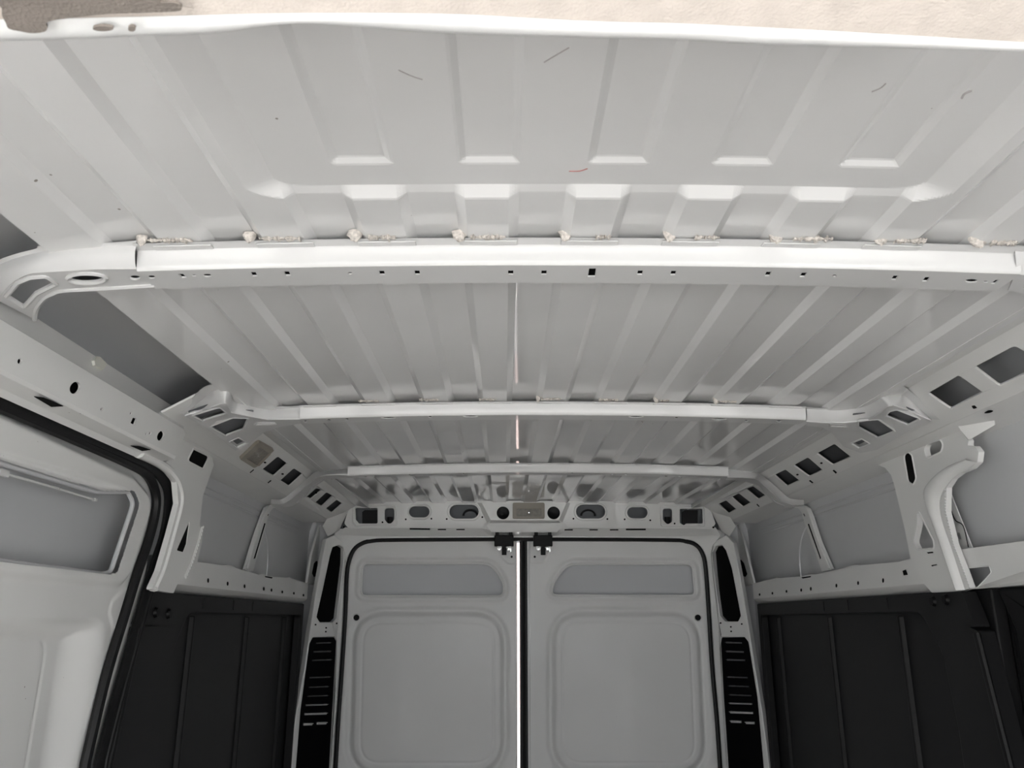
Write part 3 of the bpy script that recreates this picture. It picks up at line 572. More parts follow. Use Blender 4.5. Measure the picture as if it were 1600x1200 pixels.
# rib pillars under bow 3
for s, nm, outl, slot, sm, tb in [(-1, 'slim white side rib with one long slot, left wall between pillar and rear door', [(441, 788), (424, 788), (415, 793), (410, 806), (398, 840), (383, 890), (389, 893), (396, 892), (404, 862), (416, 818), (422, 800), (427, 794), (441, 792)], [(413, 817), (416, 818), (400, 872), (396, 874)], [(420, 802), (421, 804), (419, 807), (418, 805)], [(440, 789), (424, 789.5), (417, 794), (411, 808), (396, 850), (386, 889)]),
                              (1, 'slim white side rib with one long slot, right wall between pillar and rear door', [(1240, 790), (1256, 790), (1263, 794), (1268, 806), (1281, 846), (1300, 890), (1291, 892), (1284, 893), (1274, 864), (1258, 820), (1252, 800), (1247, 794), (1240, 793)], [(1261, 819), (1264, 818), (1283, 872), (1281, 875)], [(1254, 803), (1256, 802), (1258, 806), (1257, 808)], [(1242, 790.5), (1256, 791), (1262, 795), (1267, 808), (1280, 847), (1297, 888)])]:
    rpn = XPL(s*.898); o = pil('side_rib', nm, rpn, outl, [('q', slot, .0015), ('q', sm, .0005)], 'slim side ribs', t=.008, lips=0, r=.002, bev=.001, dark=[0, 1])
    MB().tube(catmull([rpn.P(x, y, .001) for x, y in tb], 5), .0045, 8, flat=.7).build('rolled_edge', PAINT, o)
for s, nm, outl, slot in [(-1, 'narrow white corner strip with one oval slot beside the left rear pillar', [(500, 820), (517, 822), (512, 850), (498, 915), (480, 912), (487, 868)], ('q', [(490, 880), (494, 876), (500, 878), (500, 884), (497, 900), (490, 902), (487, 896)], .004)),
                          (1, 'narrow white corner strip with one oval slot beside the right rear pillar', [(1136, 822), (1153, 820), (1162, 846), (1178, 912), (1162, 916), (1146, 860)], ('q', [(1154, 876), (1158, 874), (1163, 880), (1168, 897), (1165, 902), (1160, 900), (1155, 886)], .003))]:
    rpn = XPL(s*.868); o = pil('corner_strip', nm, rpn, outl, [slot], 'corner strips by the rear pillars', t=.008, lips=.001, r=.002, bev=.001, dark=[0])
# ================================================================ waist rails
for s, nm, y0, y1, sl_ in [(-1, 'white waist rail above the left black lining, behind the sliding door', 1.80, 3.23, [(325, 907, 3.6), (355.5, 912, 3.2), (382, 916, 3), (412, 920, 3), (424, 922, 2.6), (441, 925, 2.2), (459, 927, 2), (474, 930, 2)]),
                           (1, 'white waist rail above the right black lining, between pillar and rear door', 1.79, 3.23, [(1187, 929, 2), (1207, 927, 2), (1229, 924, 2.2), (1252, 922, 2.6), (1267, 920, 3), (1307, 915, 3), (1341, 911, 3), (1380, 907, 3.6)])]:
    o = thing('waist_rail', nm, 'body rail', 'waist rails above the black lining'); wp = XPL(s*.865); mb = MB()
    tops = [(y0, 1.613)]; rngy = np.linspace(y0, y1, 40)
    o2 = [wp.to2(Vector((s*.865, y, 1.611+.0035*math.sin(y*9)+(.004 if (y*3.1) % 1 < .2 else 0)))) for y in rngy]+[wp.to2(Vector((s*.865, y, 1.552))) for y in rngy[::-1]]
    mb.sheet(o2, [], lambda q, d: wp.to3(q, -d), .003)
    for x, y, r_ in sl_: MB().sheet(hole2(wp, ('e', x, y, .9+r_*.13, r_)), [], lambda q, d: wp.to3(q, .0007-d), .0006).build('slot', VOID, o)  # uncut slots: black decals carry the shade of the holes
    ys = np.linspace(y0, y1, 12)
    for a, b in [((.865, 1.552), (.869, 1.547)), ((.869, 1.547), (.893, 1.531)), ((.868, 1.609), (.915, 1.600)), ((.893, 1.531), (.915, 1.528))]:
        mb.grid([[Vector((s*a[0], y, a[1])) for y in ys], [Vector((s*b[0], y, b[1])) for y in ys]])
    mb.build('rail_pressing', PAINT, o, ang=25)
    mb = MB()
    for q_ in ([(414, 900), (426, 902), (425, 904), (415, 902)],) if s < 0 else ([(1410, 892), (1415, 890), (1418, 898), (1412, 899)], [(1252, 902), (1267, 900), (1266, 902), (1254, 904)]): plate(MB(), wp, q_, off=.0008, t=.001).build('notch', VOID, o)
o = thing('front_waist_rail', 'white waist rail section in front of the right pillar with a dark rounded opening', 'body rail'); mb = MB(); wp = XPL(.862)
zA, zB = wp.P(1600, 845).z, wp.P(1600, 914).z
plate(mb, wp, [(1493, 859), (1540, 853), (1600, 845), Vector((.862, .05, zA)), Vector((.862, .05, zB)), (1600, 914), (1527, 920), (1508, 920)], [('q', [(1510, 888), (1546, 884), (1549, 894), (1541, 903), (1528, 917), (1520, 917)], .004)], t=.006, lips=.0015)
mb.build('rail_pressing', PAINT, o, bevel=.002)
mb = MB(); a = [wp.P(x, y) for x, y in [(1549, 884), (1560, 870), (1567, 856)]]; 
mb.band([wp.P(x, y, .001) for x, y in [(1530, 916), (1560, 899), (1600, 893)]]+[Vector((.861, .05, wp.P(1600, 893).z))], [wp.P(x, y, .02) for x, y in [(1530, 919), (1565, 912), (1600, 908)]]+[Vector((.842, .05, wp.P(1600, 908, .02).z))], 12, 3); mb.build('lower_fold', PAINT, o)
mb = MB(); vp = XPL(.885); plate(mb, vp, [(1476, 764), (1484, 768), (1519, 856), (1490, 860)], [('q', [(1493, 834), (1499, 832.5), (1502, 842), (1496, 843)], .0005)], t=.003)
o = thing('skin_stiffener', 'bluish white vertical stiffener behind the right pillar with a small square hole', 'body pillar'); mb.build('strip', PAINT, o, bevel=.001)
MB().tube(catmull([vp.P(x, y, .001) for x, y in [(1484, 790), (1492, 812), (1505, 822), (1513, 855)]], 5), .0012, 6).build('wire', BLACKP, o)
# ================================================================ black side linings
def arch_panel(s, nm, y0, y1, yo, ribs, bump):
    """ribbed lining sheet: frame with an arched opening, back sheet and upright ribs; s = side"""
    o = thing('side_lining', nm, 'wall lining', 'ribbed black wall linings'); pb = XPL(s*.90); pf = XPL(s*.872)
    mb = MB(); mb.box((s*.904, (y0+y1)/2, .765), (.006, y1-y0, 1.52)); mb.build('back_sheet', BLACKP, o)
    fr = [Vector((s*.872, y, z)) for y, z in [(y0, .02), (y0, 1.533), (y1, 1.533), (y1, .02)]]
    op = [(yo, .05), (yo, 1.25), (yo+.02, 1.40), (yo+.095, 1.489), (y1-.04, 1.491), (y1-.04, .05)]
    hole = fillet([pf.to2(Vector((s*.872, y, z))) for y, z in op], [.01, .1, .08, .06, .02, .01], 6)
    mb = MB(); mb.sheet([pf.to2(p) for p in fr], [hole], lambda q, d: pf.to3(q, -d), .028); mb.build('frame', BLACKP, o, bevel=.004)
    for y in ribs:
        mb = MB(); mb.add([Vector((s*a, y+b, z)) for z in (.06, 1.482) for a, b in [(.901, -.011), (.890, -.005), (.890, .005), (.901, .011)]], [(0, 1, 5, 4), (1, 2, 6, 5), (2, 3, 7, 6), (4, 5, 6, 7), (0, 3, 2, 1)])
        mb  .build('rib', BLACKP, o, bevel=.003)
    for y in bump: MB().box((s*.8715, y, 1.513), (.003, .006, .028)).build('moulded_rib', BLACKP, o, bevel=.001)
    return o
rb = [XPL(.89).P(x, 958).y for x in (1212, 1291, 1401)]; lb = [XPL(-.89).P(x, 958).y for x in (449, 391, 306)]
arch_panel(1, 'matt black ribbed lining on the right wall below the waist rail', 1.66, 3.22, XPL(.872).P(1487, 1073).y, rb, [XPL(.872).P(x, 945).y for x in (1287, 1325, 1387)])
arch_panel(-1, 'matt black ribbed lining on the left wall between sliding door and rear door', 1.66, 3.22, XPL(-.872).P(262, 1040).y, lb, [XPL(-.872).P(x, 945).y for x in (318, 365, 395)])
def down(pl, x, y, z=.03): p = pl.P(x, y); return Vector((p.x, p.y, z))
# pillar covers
for s, nm, up_, lo_, btn in [(1, 'black plastic pillar cover on the right wall with two round fixing buttons', [(1440, 928), (1502, 924), (1517, 960), (1524, 980), (1455, 978)], [(1455, 981), (1515, 980), (1527, 986)], [(1459, 940), (1479, 937)]),
                             (-1, 'black plastic pillar cover on the left wall beside the sliding door seal', [(237, 922), (287, 929), (270, 976), (217, 976), (226, 950)], [(216, 979), (279, 979)], [(243, 957), (263, 959)])]:
    o = thing('pillar_cover', nm, 'wall lining', 'black pillar covers'); pc = XPL(s*.835)
    mb = MB(); plate(mb, pc, up_, t=.03, r=.004); mb.build('upper_cover', BLACKP, o, bevel=.003)
    mb = MB(); tp = [pc.P(x, y) for x, y in lo_]
    bt = [pc.P(x, y) for x, y in ([(1581, 1200), (1513, 1200), (1487, 1073), (1471, 1016)] if s > 0 else [(259, 1040), (223, 1200), (168, 1200)])]
    lowp = lambda a, b: a+(b-a)*((.03-a.z)/(b.z-a.z))
    if s > 0: poly = tp+[bt[0], lowp(tp[2], bt[0]), lowp(bt[2], bt[1]), bt[1], bt[2], bt[3]]; eA, eB = tp[2], lowp(tp[2], bt[0])
    else: poly = [tp[0], tp[1], bt[0], bt[1], lowp(bt[0], bt[1]), lowp(tp[0], bt[2]), bt[2]]; eA, eB = tp[0], lowp(tp[0], bt[2])
    mb.sheet(fillet([pc.to2(p) for p in poly], .004), [], lambda q, d: pc.to3(q, -d), .035); b = mb.build('lower_cover', BLACKP, o, bevel=.005)
    e0 = eA; e1 = eB; MB().tube([e0+Vector((-s*.002, 0, -.005)), e1+Vector((-s*.002, 0, 0))], .009, 8, flat=.7, up=(1, 0, 0)).build('edge_bead', BLACKP, o)
    for x, y in btn:
        c = pc.P(x, y); mb = MB(); vs = [c+Vector((-s*(.000 if k == 0 else .006), .012*math.cos(a)*(1 if k == 0 else .75), .012*math.sin(a)*(1 if k == 0 else .75))) for k in (0, 1) for a in [2*math.pi*j/16 for j in range(16)]]
        mb.add(vs, [(j, (j+1) % 16, 16+(j+1) % 16, 16+j) for j in range(16)]+[tuple(range(16, 32))]); mb.build('fixing_button', BLACKG, o)
o = thing('front_lining', 'black lining at the right edge of the frame, ahead of the pillar cover', 'wall lining'); pc = XPL(.875)
y1 = min(1.655, pc.P(1515, 940).y); y0 = -.02; mb = MB(); mb.box((.905, (y0+y1)/2, .765), (.006, y1-y0, 1.52)); mb.build('back_sheet', BLACKP, o)
a0 = pc.P(1580, 950); op = [Vector((.875, y, z)) for y, z in [(a0.y-.06, .05), (a0.y-.06, 1.40), (a0.y-.12, 1.46), (.1, 1.46), (.1, .05)]]
mb = MB(); mb.sheet([pc.to2(Vector((.875, y, z))) for y, z in [(y0, .02), (y0, 1.533), (y1-.01, 1.533), (y1-.05, 1.45), (y1-.055, .02)]], [fillet([pc.to2(p) for p in op], [.01, .06, .05, .02, .01])], lambda q, d: pc.to3(q, -d), .03)
mb.build('frame', BLACKP, o, bevel=.006)
c = pc.P(1519, 938, .003); MB().box(c, (.008, .02, .02)).build('fixing_button', BLACKG, o, bevel=.004)
# ================================================================ rear frame, corner pillars, doors
YF = 3.31; fp = YP(YF); RF = thing('rear_door_frame', 'white rear body frame round both rear doors', 'body frame')
openpx = [(519, 1205), (523.5, 1130), (530, 1040), (535, 960), (537, 905), (540, 880), (548, 860), (560, 850), (578, 845), (620, 843.5), (820, 842.5), (1040, 843.5), (1075, 846), (1092, 852), (1102, 866), (1107, 890), (1112, 960), (1117, 1040), (1125, 1130), (1130, 1205)]
op3 = [fp.P(x, y) for x, y in openpx]; op3 = [Vector((op3[0].x, YF, .04))]+catmull(op3, 3)+[Vector((op3[-1].x, YF, .04))]
outl = [Vector((op3[0].x-.02, YF, .04))]+[fp.P(x, y) for x, y in [(516, 1205), (523, 1090), (526.5, 990), (533, 915), (538, 885), (539, 868), (535, 850), (524, 838), (520, 826), (530, 826), (1118, 826), (1128, 830), (1125, 840), (1114, 852), (1111, 866), (1115, 905), (1122.5, 968), (1124.5, 1005), (1129, 1090), (1136, 1205)]]+[Vector((op3[-1].x+.02, YF, .04))]
poly = outl+[op3[-1]]+op3[::-1][1:]
mb = MB(); mb.sheet([fp.to2(p) for p in poly], [], lambda q, d: fp.to3(q, -d), .035); mb.build('door_surround', PAINT, RF, bevel=.004)
sl = thing('rear_door_seal', 'slim black rubber seal following the rear door opening', 'seal')
MB().tube([p+Vector((0, -.003, 0)) for p in [q+((Vector((0, 0, 0))-Vector((q.x, 0, 0)))*.016) for q in op3]], .0085, 8).build('seal_bulb', RUBBER, sl)
# header
HY = 3.28; hp = YP(HY); mb = MB()
Hout = [(545, 826), (538, 818), (543, 800), (556, 786), (600, 784), (700, 782.5), (827, 782), (960, 783), (1060, 785), (1096, 787), (1112, 800), (1118, 818), (1112, 827), (1060, 826), (900, 825.5), (827, 826), (700, 825.5), (600, 825.5)]
hol = [('q', [(555, 793.5), (590, 793.5), (590, 818), (561, 818), (556, 812)], .006), ('q', [(601, 794), (616, 794), (616, 812), (611, 818), (606, 818), (601, 812)], .012),
       ('s', 639, 671, 799.6, 8.8), ('s', 702, 748, 799.4, 11), ('q', [(1062, 795), (1098, 794.5), (1098, 818), (1072, 818), (1069, 821), (1062, 817)], .006), ('q', [(1035.5, 794.5), (1050.5, 794.5), (1050.5, 815), (1043, 820), (1035.5, 812)], .012),
       ('s', 900, 946, 799.2, 11), ('s', 980, 1012, 801, 8.8)]
dots = [('e', x, y, 1.4, 1.4) for x, y in [(634, 811.5), (674, 810.5), (698, 811), (753.6, 808), (597.6, 816), (896, 810.5), (949, 811), (976, 811.5), (1016, 813), (1054, 818)]]
plate(mb, hp, Hout, hol, t=.012, r=.005)
for i, g in enumerate(hol):
    off = 1.28
    if g[0] == 's': h2_ = hole2(hp, ('s', g[1]-2.6, g[2]+2.6, g[3], g[4]+2.6)); mb.tube([hp.to3(q, .0005) for q in h2_], .003, 6, True)
for q_ in ([(551, 790), (618, 790), (620, 820), (556, 822), (551, 816)], [(1032, 790.5), (1100, 790.5), (1102, 822), (1033, 822)]):
    mb.tube([hp.to3(q, .0005) for q in fillet([hp.to2(hp.P(x, y)) for x, y in q_], .01)], .003, 6, True)
hdr = thing('rear_roof_header', 'white header panel above the rear doors, pierced by oval and square openings', 'body frame'); mb.build('header_panel', PAINT, hdr, bevel=.0015)
mb = MB(); 
mb.band([hp.P(x, y, .001) for x, y in [(538, 824), (600, 825.5), (827, 826), (1060, 826), (1118, 824)]], [Vector((p.x, YF-.008, p.z)) for p in [YP(YF-.008).P(x, y) for x, y in [(530, 836), (600, 838), (827, 838), (1060, 838), (1125, 836)]]], 30, 2)
for d_ in dots: pass
mb.band([Vector((p.x, YF-.008, p.z)) for p in [YP(YF-.008).P(x, y) for x, y in [(560, 838), (827, 838), (1090, 838)]]], [YP(YF-.008).P(x, y) for x, y in [(560, 843), (827, 842.5), (1090, 843)]], 20, 1)
mb.build('lower_fold', PAINT, hdr)
mb = MB()
for d_ in dots: MB().sheet(hole2(hp, d_), [], lambda q, d: hp.to3(q, .0006-d), .0006).build('screw_hole', VOID, hdr)
for q_ in ([(640, 825), (672, 825.5), (672, 828), (640, 827.5)], [(684, 826.5), (697, 826.5), (697, 828.3), (684, 828.3)], [(713, 826.5), (726, 826.5), (726, 828.3), (713, 828.3)], [(882, 827), (895, 827), (895, 828.8), (882, 828.8)], [(921, 827), (934, 827), (934, 828.8), (921, 828.8)], [(953, 827), (966, 827), (966, 828.8), (953, 828.8)], [(978, 826), (1009, 826), (1009, 828.5), (978, 828.5)]):
    qp = Plane((0, -.9, -.4), (0, HY+.003, fp.P(800, 827).z)); plate(MB(), YP(HY-.001), q_, t=.0005).build('slot', VOID, hdr)
# dark wiring and brackets seen through the openings
mb = MB(); ip = YP(HY+.05); 
mb.box((0, HY+.075, 1.90), (1.56, .004, .16)); mb.build('inner_panel', CAVM, hdr)  # panel coloured dark grey for the shade inside the header
mb = MB()
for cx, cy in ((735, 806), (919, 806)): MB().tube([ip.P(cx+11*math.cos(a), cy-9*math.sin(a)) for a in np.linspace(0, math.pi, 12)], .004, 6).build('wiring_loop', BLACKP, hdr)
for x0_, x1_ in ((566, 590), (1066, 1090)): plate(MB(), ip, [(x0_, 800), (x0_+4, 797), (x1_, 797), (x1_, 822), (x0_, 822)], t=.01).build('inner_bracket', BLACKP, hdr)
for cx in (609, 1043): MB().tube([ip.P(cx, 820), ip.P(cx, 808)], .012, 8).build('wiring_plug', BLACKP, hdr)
# raised centre box
bx = thing('header_lamp_box', 'raised white box in the middle of the rear header carrying lamp and two round caps', 'body frame'); fpx = YP(HY-.018); b0 = [(753, 786), (767, 813), (873, 813), (885, 786), (880, 783.5), (758, 783.5)]
mb = MB(); F0 = [fpx.P(x, y) for x, y in b0]; plate(mb, fpx, b0, [('q', [(802, 786), (850, 786), (850, 809), (802, 809)], .004)], t=.003)
bk = [hp.P(x, y) for x, y in [(746, 786), (761, 817), (879, 817), (891, 786)]]
mb.band([F0[0], F0[1]], [bk[0], bk[1]], 4); mb.band([F0[2], F0[3]], [bk[2], bk[3]], 4)
s1 = [YP(HY+.006).P(x, y) for x, y in [(765, 818.5), (876, 818.5)]]; mb.band([F0[1], F0[2]], s1, 4)
l1 = [YP(HY-.006).P(x, y) for x, y in [(760, 821), (768, 831.5), (870, 831.5), (880, 821)]]; l0 = [YP(HY-.006).P(x, y) for x, y in [(764, 818), (877, 818)]]
mb.add([l0[0], l1[0], l1[1], l1[2], l1[3], l0[1]], [(0, 1, 2, 3, 4, 5)]); fr_ = [YP(YF-.006).P(x, y) for x, y in [(768, 838), (870, 838)]]; mb.band([l1[1], l1[2]], fr_, 4)
mb.band([hp.P(758, 817), hp.P(752, 826), fp.P(752, 836)], [l0[0], l1[1], fr_[0]], 6); mb.band([hp.P(882, 817), hp.P(888, 826), fp.P(888, 836)], [l0[1], l1[2], fr_[1]], 6)
mb.build('box_pressing', PAINT, bx, bevel=.002)
def disc(name, c, n, r, d, m, parent=None, seg=28, dome=0):
    n = Vector(n).normalized(); u = n.orthogonal().normalized(); v = n.cross(u); mb = MB(); vs = []
    rings = [(1, 0), (1, .6), (.9, 1), (.55, 1-dome), (.001, 1-dome*1.4)]
    for rr, hh in rings:
        for k in range(seg): a = 2*math.pi*k/seg; vs.append(c+(u*math.cos(a)+v*math.sin(a))*r*rr+n*d*hh)
    mb.add(vs, [(i*seg+k, i*seg+(k+1) % seg, (i+1)*seg+(k+1) % seg, (i+1)*seg+k) for i in range(4) for k in range(seg)])
    return mb.build(name, m, parent)
for x, nm in ((786, 'round black cap in the rear header, left of the centre lamp'), (865, 'round black cap in the rear header, right of the centre lamp')):
    o = disc('blanking_cap', fpx.P(x, 801.5), (0, -1, 0), .0255, .004, BLACKG, dome=.5); tag(o, nm, 'cap', 'round caps beside the header lamp')
def lamp(nm, label, pl, outer, inner, r):
    o = thing(nm, label, 'lamp'); mb = MB(); o2 = fillet([pl.to2(pl.P(x, y, .006)) for x, y in outer], r); i2 = fillet([pl.to2(pl.P(x, y, .006)) for x, y in inner], r*.4)
    mb.sheet(o2, [i2], lambda q, d: pl.to3(q, .008-d), .012); mb.build('bezel', LAMPB, o, bevel=.003)
    mb = MB(); mb.sheet(i2, [], lambda q, d: pl.to3(q, .004-d), .006); mb.build('lens', LENS, o, bevel=.0005)
    c = sum((Vector(q) for q in i2), Vector((0, 0)))/len(i2); mb = MB(); mb.box(pl.to3(c, .0042), (.004, .004, .004)); mb.build('bulb_contact', STEEL, o)
lamp('cargo_lamp', 'small grey-beige cargo lamp in the middle of the rear header', fpx, [(801, 785.5), (851, 785.5), (851, 810.5), (801, 810.5)], [(807, 795), (846, 795), (846, 807), (807, 807)], .007)
lamp('side_lamp', 'square beige lamp on the left cant rail next to two openings', plL, [(375, 717), (404, 689.5), (428, 703), (398, 731.5)], [(385, 716.5), (406, 698), (422.5, 709), (404, 728)], .008)
# corner closing panels between header, cant rail and pillar
for s, pts, nm in [(-1, [(556, 784), (543, 800), (534, 818), (530, 828), (512, 838), (504, 822), (516, 802), (536, 790)], 'white corner gusset between header and left cant rail'),
                   (1, [(1096, 785), (1112, 800), (1122, 818), (1128, 830), (1140, 838), (1150, 822), (1138, 804), (1120, 790)], 'white corner gusset between header and right cant rail')]:
    mb = MB(); ys_ = [3.278, 3.279, 3.285, 3.30, 3.27, 3.22, 3.20, 3.22]; vs = [YP(y).P(*p) for p, y in zip(pts, ys_)]
    c = sum(vs, Vector())/8+Vector((0, .012, 0)); mb.add(vs+[c], [(i, (i+1) % 8, 8) for i in range(8)]); vb = [v+Vector((0, .006, 0)) for v in vs]
    mb.add(vs+vb, [(i, (i+1) % 8, 8+(i+1) % 8, 8+i) for i in range(8)])
    o = mb.build('corner_gusset', PAINT, ang=60); tag(o, nm, 'body frame', 'corner gussets')
    dpx = (537.5, 823.5) if s < 0 else (1114.5, 824); d_ = disc('plug_hole', YP(3.275).P(*dpx), (0, -1, 0), .004, .001, VOID, o)
# corner pillars
for s, nm, outl, uh, lh in [
    (-1, 'white rear corner pillar left of the rear doors, dark upper opening over a black louvred cover', [(538.5, 885), (529, 972), (525, 1090), (518, 1205), (449, 1205), (462, 1120), (475, 1050), (484, 987), (496, 915), (510, 842), (522, 836), (538, 848), (540, 868)],
     ('q', [(520, 855), (530, 851.5), (537, 856), (536.5, 880), (526, 966), (520, 972), (500, 972), (495, 964), (505, 920), (516, 868)], .006),
     ('q', [(489, 996), (523, 995.5), (526.5, 1002), (516, 1205), (458, 1205), (470, 1110), (484, 1006)], .006)),
    (1, 'white rear corner pillar right of the rear doors, dark upper opening over a black louvred cover', [(1114.5, 905), (1121.5, 968), (1127.5, 1090), (1134, 1205), (1203, 1205), (1192, 1120), (1181, 1050), (1171, 987), (1159, 915), (1146, 848), (1134, 836), (1116, 846), (1110, 866)],
     ('q', [(1114, 862), (1118, 853.5), (1128, 852), (1134, 860), (1143, 888), (1157, 962), (1153, 971), (1133, 971), (1125, 962), (1119, 920)], .006),
     ('q', [(1127, 996), (1163, 995.5), (1169, 1003), (1183, 1090), (1197, 1205), (1137, 1205), (1130, 1090), (1125.5, 1005)], .006))]:
    pp = Plane((-s*.7, -.71, 0), (s*.756, YF, 1.4)); o = thing('corner_pillar', nm, 'body pillar', 'rear corner pillars'); mb = MB()
    o3 = [pp.P(x, y) for x, y in outl]; bi = 3; A_ = o3[3]; B_ = o3[4]; o3 = o3[:4]+[Vector((A_.x, A_.y, .04)), Vector((B_.x, B_.y, .04))]+o3[4:]
    h2_ = hole2(pp, uh); hl_ = [pp.P(x, y) for x, y in lh[1]]; 
    k = [i for i, (x, y) in enumerate(lh[1]) if y > 1200]; i0, i1 = k[0], k[1]
    hl_[i0] = Vector((hl_[i0].x, hl_[i0].y, .08)); hl_[i1] = Vector((hl_[i1].x, hl_[i1].y, .08)); hl2 = fillet([pp.to2(p) for p in hl_], .006)
    mb.sheet([pp.to2(p) for p in o3], [h2_, hl2], lambda q, d: pp.to3(q, -d), .03); 
    mb.build('pillar_pressing', PAINT, o, bevel=.003)
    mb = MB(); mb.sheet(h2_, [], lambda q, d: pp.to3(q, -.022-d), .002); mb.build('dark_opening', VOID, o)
    mb = MB(); pr_ = [(493, 976), (518.5, 975), (509.5, 981.5)] if s < 0 else [(1126, 976), (1159, 975), (1142, 987)]
    for x, y in (((493, 976), (526, 974), (509.5, 981), (509, 987)) if s < 0 else ((1126, 973.5), (1159, 975), (1142, 979.5), (1142.5, 986.5))): MB().sheet(hole2(pp, ('e', x, y, 1.4, 1.3)), [], lambda q, d: pp.to3(q, .0006-d), .0005).build('screw_hole', VOID, o)
    # louvred black cover
    # louvred vent cover
    if s < 0: L = [(495, 519, 1005, .5), (491, 519, 1018.6, .7), (489, 520, 1032, .6), (485, 518, 1059, .6), (483, 515, 1074, .6), (481, 514.5, 1088, .5), (478.5, 513.5, 1102, .9), (476.5, 512.5, 1116, 1.4), (474.5, 490, 1132, 1.6), (495, 512, 1130.5, 1.6)]
    else: L = [(1132, 1158, 1004, .6), (1133, 1161, 1018, .8), (1134, 1163, 1031, .7), (1135, 1167, 1058, .5), (1137, 1169, 1072, .5), (1138, 1173, 1086, .6), (1138, 1174.5, 1099, .9), (1139, 1176.5, 1113, 1.4), (1140, 1158, 1127.5, 1.6), (1163.5, 1178.5, 1129.5, 1.6)]
    sg = -s*.02
    mb = MB(); mb.sheet(hl2, [hole2(pp, ('q', [(a, y-hh-.6+sg*0), (b, y-hh-.6-(b-a)*.03*(1 if s < 0 else -1)), (b, y+hh+.6-(b-a)*.03*(1 if s < 0 else -1)), (a, y+hh+.6)], .0008), 0) for a, b, y, hh in L], lambda q, d: pp.to3(q, -.006-d), .004)
    cv = mb.build('louvred_cover', BLACKG, o, bevel=.001); cv['label'] = 'black louvred vent cover in the lower opening'
    for a, b, y, hh in L:
        mb = MB(); dy = (b-a)*.03*(1 if s < 0 else -1); q_ = [pp.P(a, y-hh, -.004), pp.P(b, y-hh-dy, -.004), pp.P(b, y+hh*1.2-dy, -.011), pp.P(a, y+hh*1.2, -.011)]
        mb.add(q_+[p+Vector((0, .004, 0)) for p in q_], [(0, 1, 2, 3), (4, 5, 6, 7), (0, 1, 5, 4), (2, 3, 7, 6)]); mb.build('louvre', PAINT if hh > .8 else SLAT, cv)  # lower louvres pale, upper ones dim: light painted into their colours
# ---- rear doors
YD = 3.345; dpl = YP(YD)
def door(idx, xl, xr, Wp, Bp_, tri, keyh):
    o = thing('door_%d' % idx, None, None); o['kind'] = 'structure'; d3 = lambda pts, r: pz(pts, r, dpl, 8, (0, 2))
    W_ = d3(Wp, [.025, .09, .08, .025, .025] if idx == 1 else [.09, .025, .025, .025, .09]); B_ = [dpl.P(x, y) for x, y in Bp_]; B_ = rounded([(p.x, p.z) for p in B_], .115, 12); G_ = None; T_ = d3(tri, .012); kx = dpl.P(*keyh)
    cx = sum(p[0] for p in B_)/len(B_); cz = sum(p[1] for p in B_)/len(B_)
    def f(X, Z):
        Y = np.full(X.shape, YD); s = sdpoly(X, Z, W_); Y = Y+.004*(1-sstep(-.003, .005, s))-.004*np.exp(-((s-.010)/.007)**2)+.002*np.exp(-((s-.026)/.006)**2)
        s = sdpoly(X, Z, B_); Y = Y+.010*np.exp(-((s-.014)/.012)**2)-.007*(1-sstep(-.012, .008, s))+.0022*np.exp(-((s+.032)/.004)**2)
        s = sdpoly(X, Z, T_); Y = Y-.004*(1-sstep(-.003, .006, s))
        Y = Y+.012*(np.hypot(X-kx.x, Z-kx.z) < .0125)
        return X, Y, Z
    xs = arr(np.arange(xl, xr, .0032), [xr]); zs = arr(np.arange(.03, .84, .03), np.arange(.84, 1.83, .0032))
    height_mesh('inner_panel', xs, zs, f, DOORP, o, keep=lambda u, v: sdpoly(u, v, W_) > .0015)
    MB().tube([Vector((a, YD+.005, b)) for a, b in W_], .0046, 8, True).build('window_rim', DOORP, o)
    mb = MB(); mb.box(((xl+xr)/2, 3.385, .93), (xr-xl, .004, 1.8)); 
    xe_ = xr if idx == 1 else xl; mb.box((xe_, 3.365, .93), (.003, .042, 1.8)); mb.build('outer_skin', DSKIN, o)
    disc('grommet', Vector((kx.x, YD+.006, kx.z)), (0, -1, 0), .0115, .003, BLACKG, o)
    return o
Wl = [(566, 880), (768, 880), (788, 912), (787, 931.5), (563, 931.5)]
Bl = [(556, 960), (784, 960), (784.5, 1206), (549, 1206)]
xg0 = dpl.P(807.5, 1000).x; xg1 = dpl.P(824, 1000).x
d1 = door(1, -.80, xg0, Wl, Bl, [(774, 845), (805, 845), (805, 881), (794, 880), (784, 870)], (556.5, 965))
Wr = [(885, 881), (1082, 881), (1087, 931), (861, 930), (864, 912)]
Br = [(866, 960), (1089, 960), (1100, 1206), (866, 1206)]
d2 = door(2, xg1, .80, Wr, Br, [(828, 845), (862, 845), (858, 865), (850, 878), (828, 880)], (1091, 965))
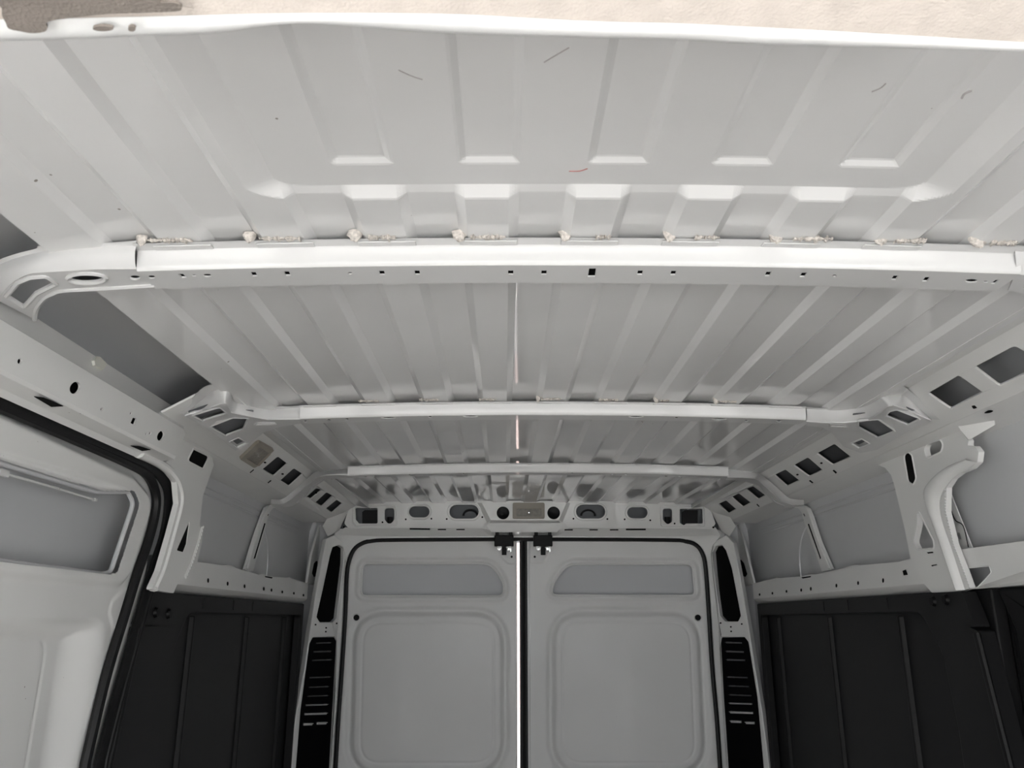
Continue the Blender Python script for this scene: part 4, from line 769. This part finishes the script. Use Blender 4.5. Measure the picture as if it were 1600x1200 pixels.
# bright left door edge flange and centre seal
MB().box(((dpl.P(818.2, 1000).x), 3.352, .93), (.0305, .03, 1.80)).build('centre_seal', RUBBER, d2)
MB().box((dpl.P(812, 1000).x, 3.362, .47), (.03, .04, .88)).build('lower_gap_cover', RUBBER, d2)
MB().tube([Vector((dpl.P(818.5, 1000).x, 3.335, .05)), Vector((dpl.P(818.5, 1000).x, 3.335, dpl.P(818, 845).z))], .0065, 8).build('seal_bulb', RUBBER, d2)
MB().tube([Vector((xg0-.002, YD-.001, .05)), Vector((xg0-.002, YD-.001, dpl.P(808, 872).z))], .0025, 6).build('edge_flange', PAINT, d1)
MB().tube([Vector((xg1+.008, YD-.002, .05)), Vector((xg1+.008, YD-.002, dpl.P(828, 870).z))], .0028, 6).build('edge_flange', PAINT, d2)
# latches
for x0_, nm in ((772.5, 'black door latch hanging from the header over the left rear door'), (833.5, 'black door latch hanging from the header over the right rear door')):
    o = thing('door_latch', nm, 'latch', 'rear door latches'); lpn = YP(3.262); x1_ = x0_+30; a = lpn.P(x0_, 836); b = lpn.P(x1_, 853.5)
    mb = MB(); mb.box(((a.x+b.x)/2, 3.275, (a.z+b.z)/2), (b.x-a.x, .03, a.z-b.z)); mb.build('housing', BLACKG, o, bevel=.003)
    mb = MB(); t0 = lpn.P(x0_+1, 832); t1 = lpn.P(x1_-1, 837); 
    for k in (.12, .88): MB().box((t0.x+(t1.x-t0.x)*k, 3.277, (t0.z+t1.z)/2), (.014, .02, t0.z-t1.z+.004)).build('mounting_ear', BLACKP, o, bevel=.001)
    mb = MB(); t0 = lpn.P(x0_+9, 833.5); t1 = lpn.P(x0_+21, 838); mb.box(((t0.x+t1.x)/2, 3.274, (t0.z+t1.z)/2), (t1.x-t0.x, .02, t0.z-t1.z)); mb.build('mounting_bridge', LATCHG, o, bevel=.001)
    sp_ = YP(3.325); mb = MB()
    plate(mb, sp_, [(x0_+4, 852), (x0_+11, 852), (x0_+11.5, 858), (x0_+8, 860.5), (x0_+4.5, 858.5)], t=.004); plate(mb, sp_, [(x0_+18, 852), (x0_+26.5, 852), (x0_+27, 862), (x0_+23.5, 863), (x0_+19, 858)], [('e', x0_+23.3, 861, 1.2, 1.2)], t=.004)
    mb.build('strike_plate', STEELW, o, bevel=.0008)
    mb = MB(); plate(mb, YP(3.31), [(x0_+13, 852), (x0_+15, 855), (x0_+17, 852), (x0_+19, 858), (x0_+19, 867), (x0_+11.5, 867), (x0_+11.5, 858)], t=.012); mb.build('pawl', BLACKG, o, bevel=.001)
    xx = x0_+27 if x0_ < 800 else x0_+2; disc('screw', YP(3.336).P(xx, 870), (0, -1, 0), .0045, .002, BLACKG, o, 16)
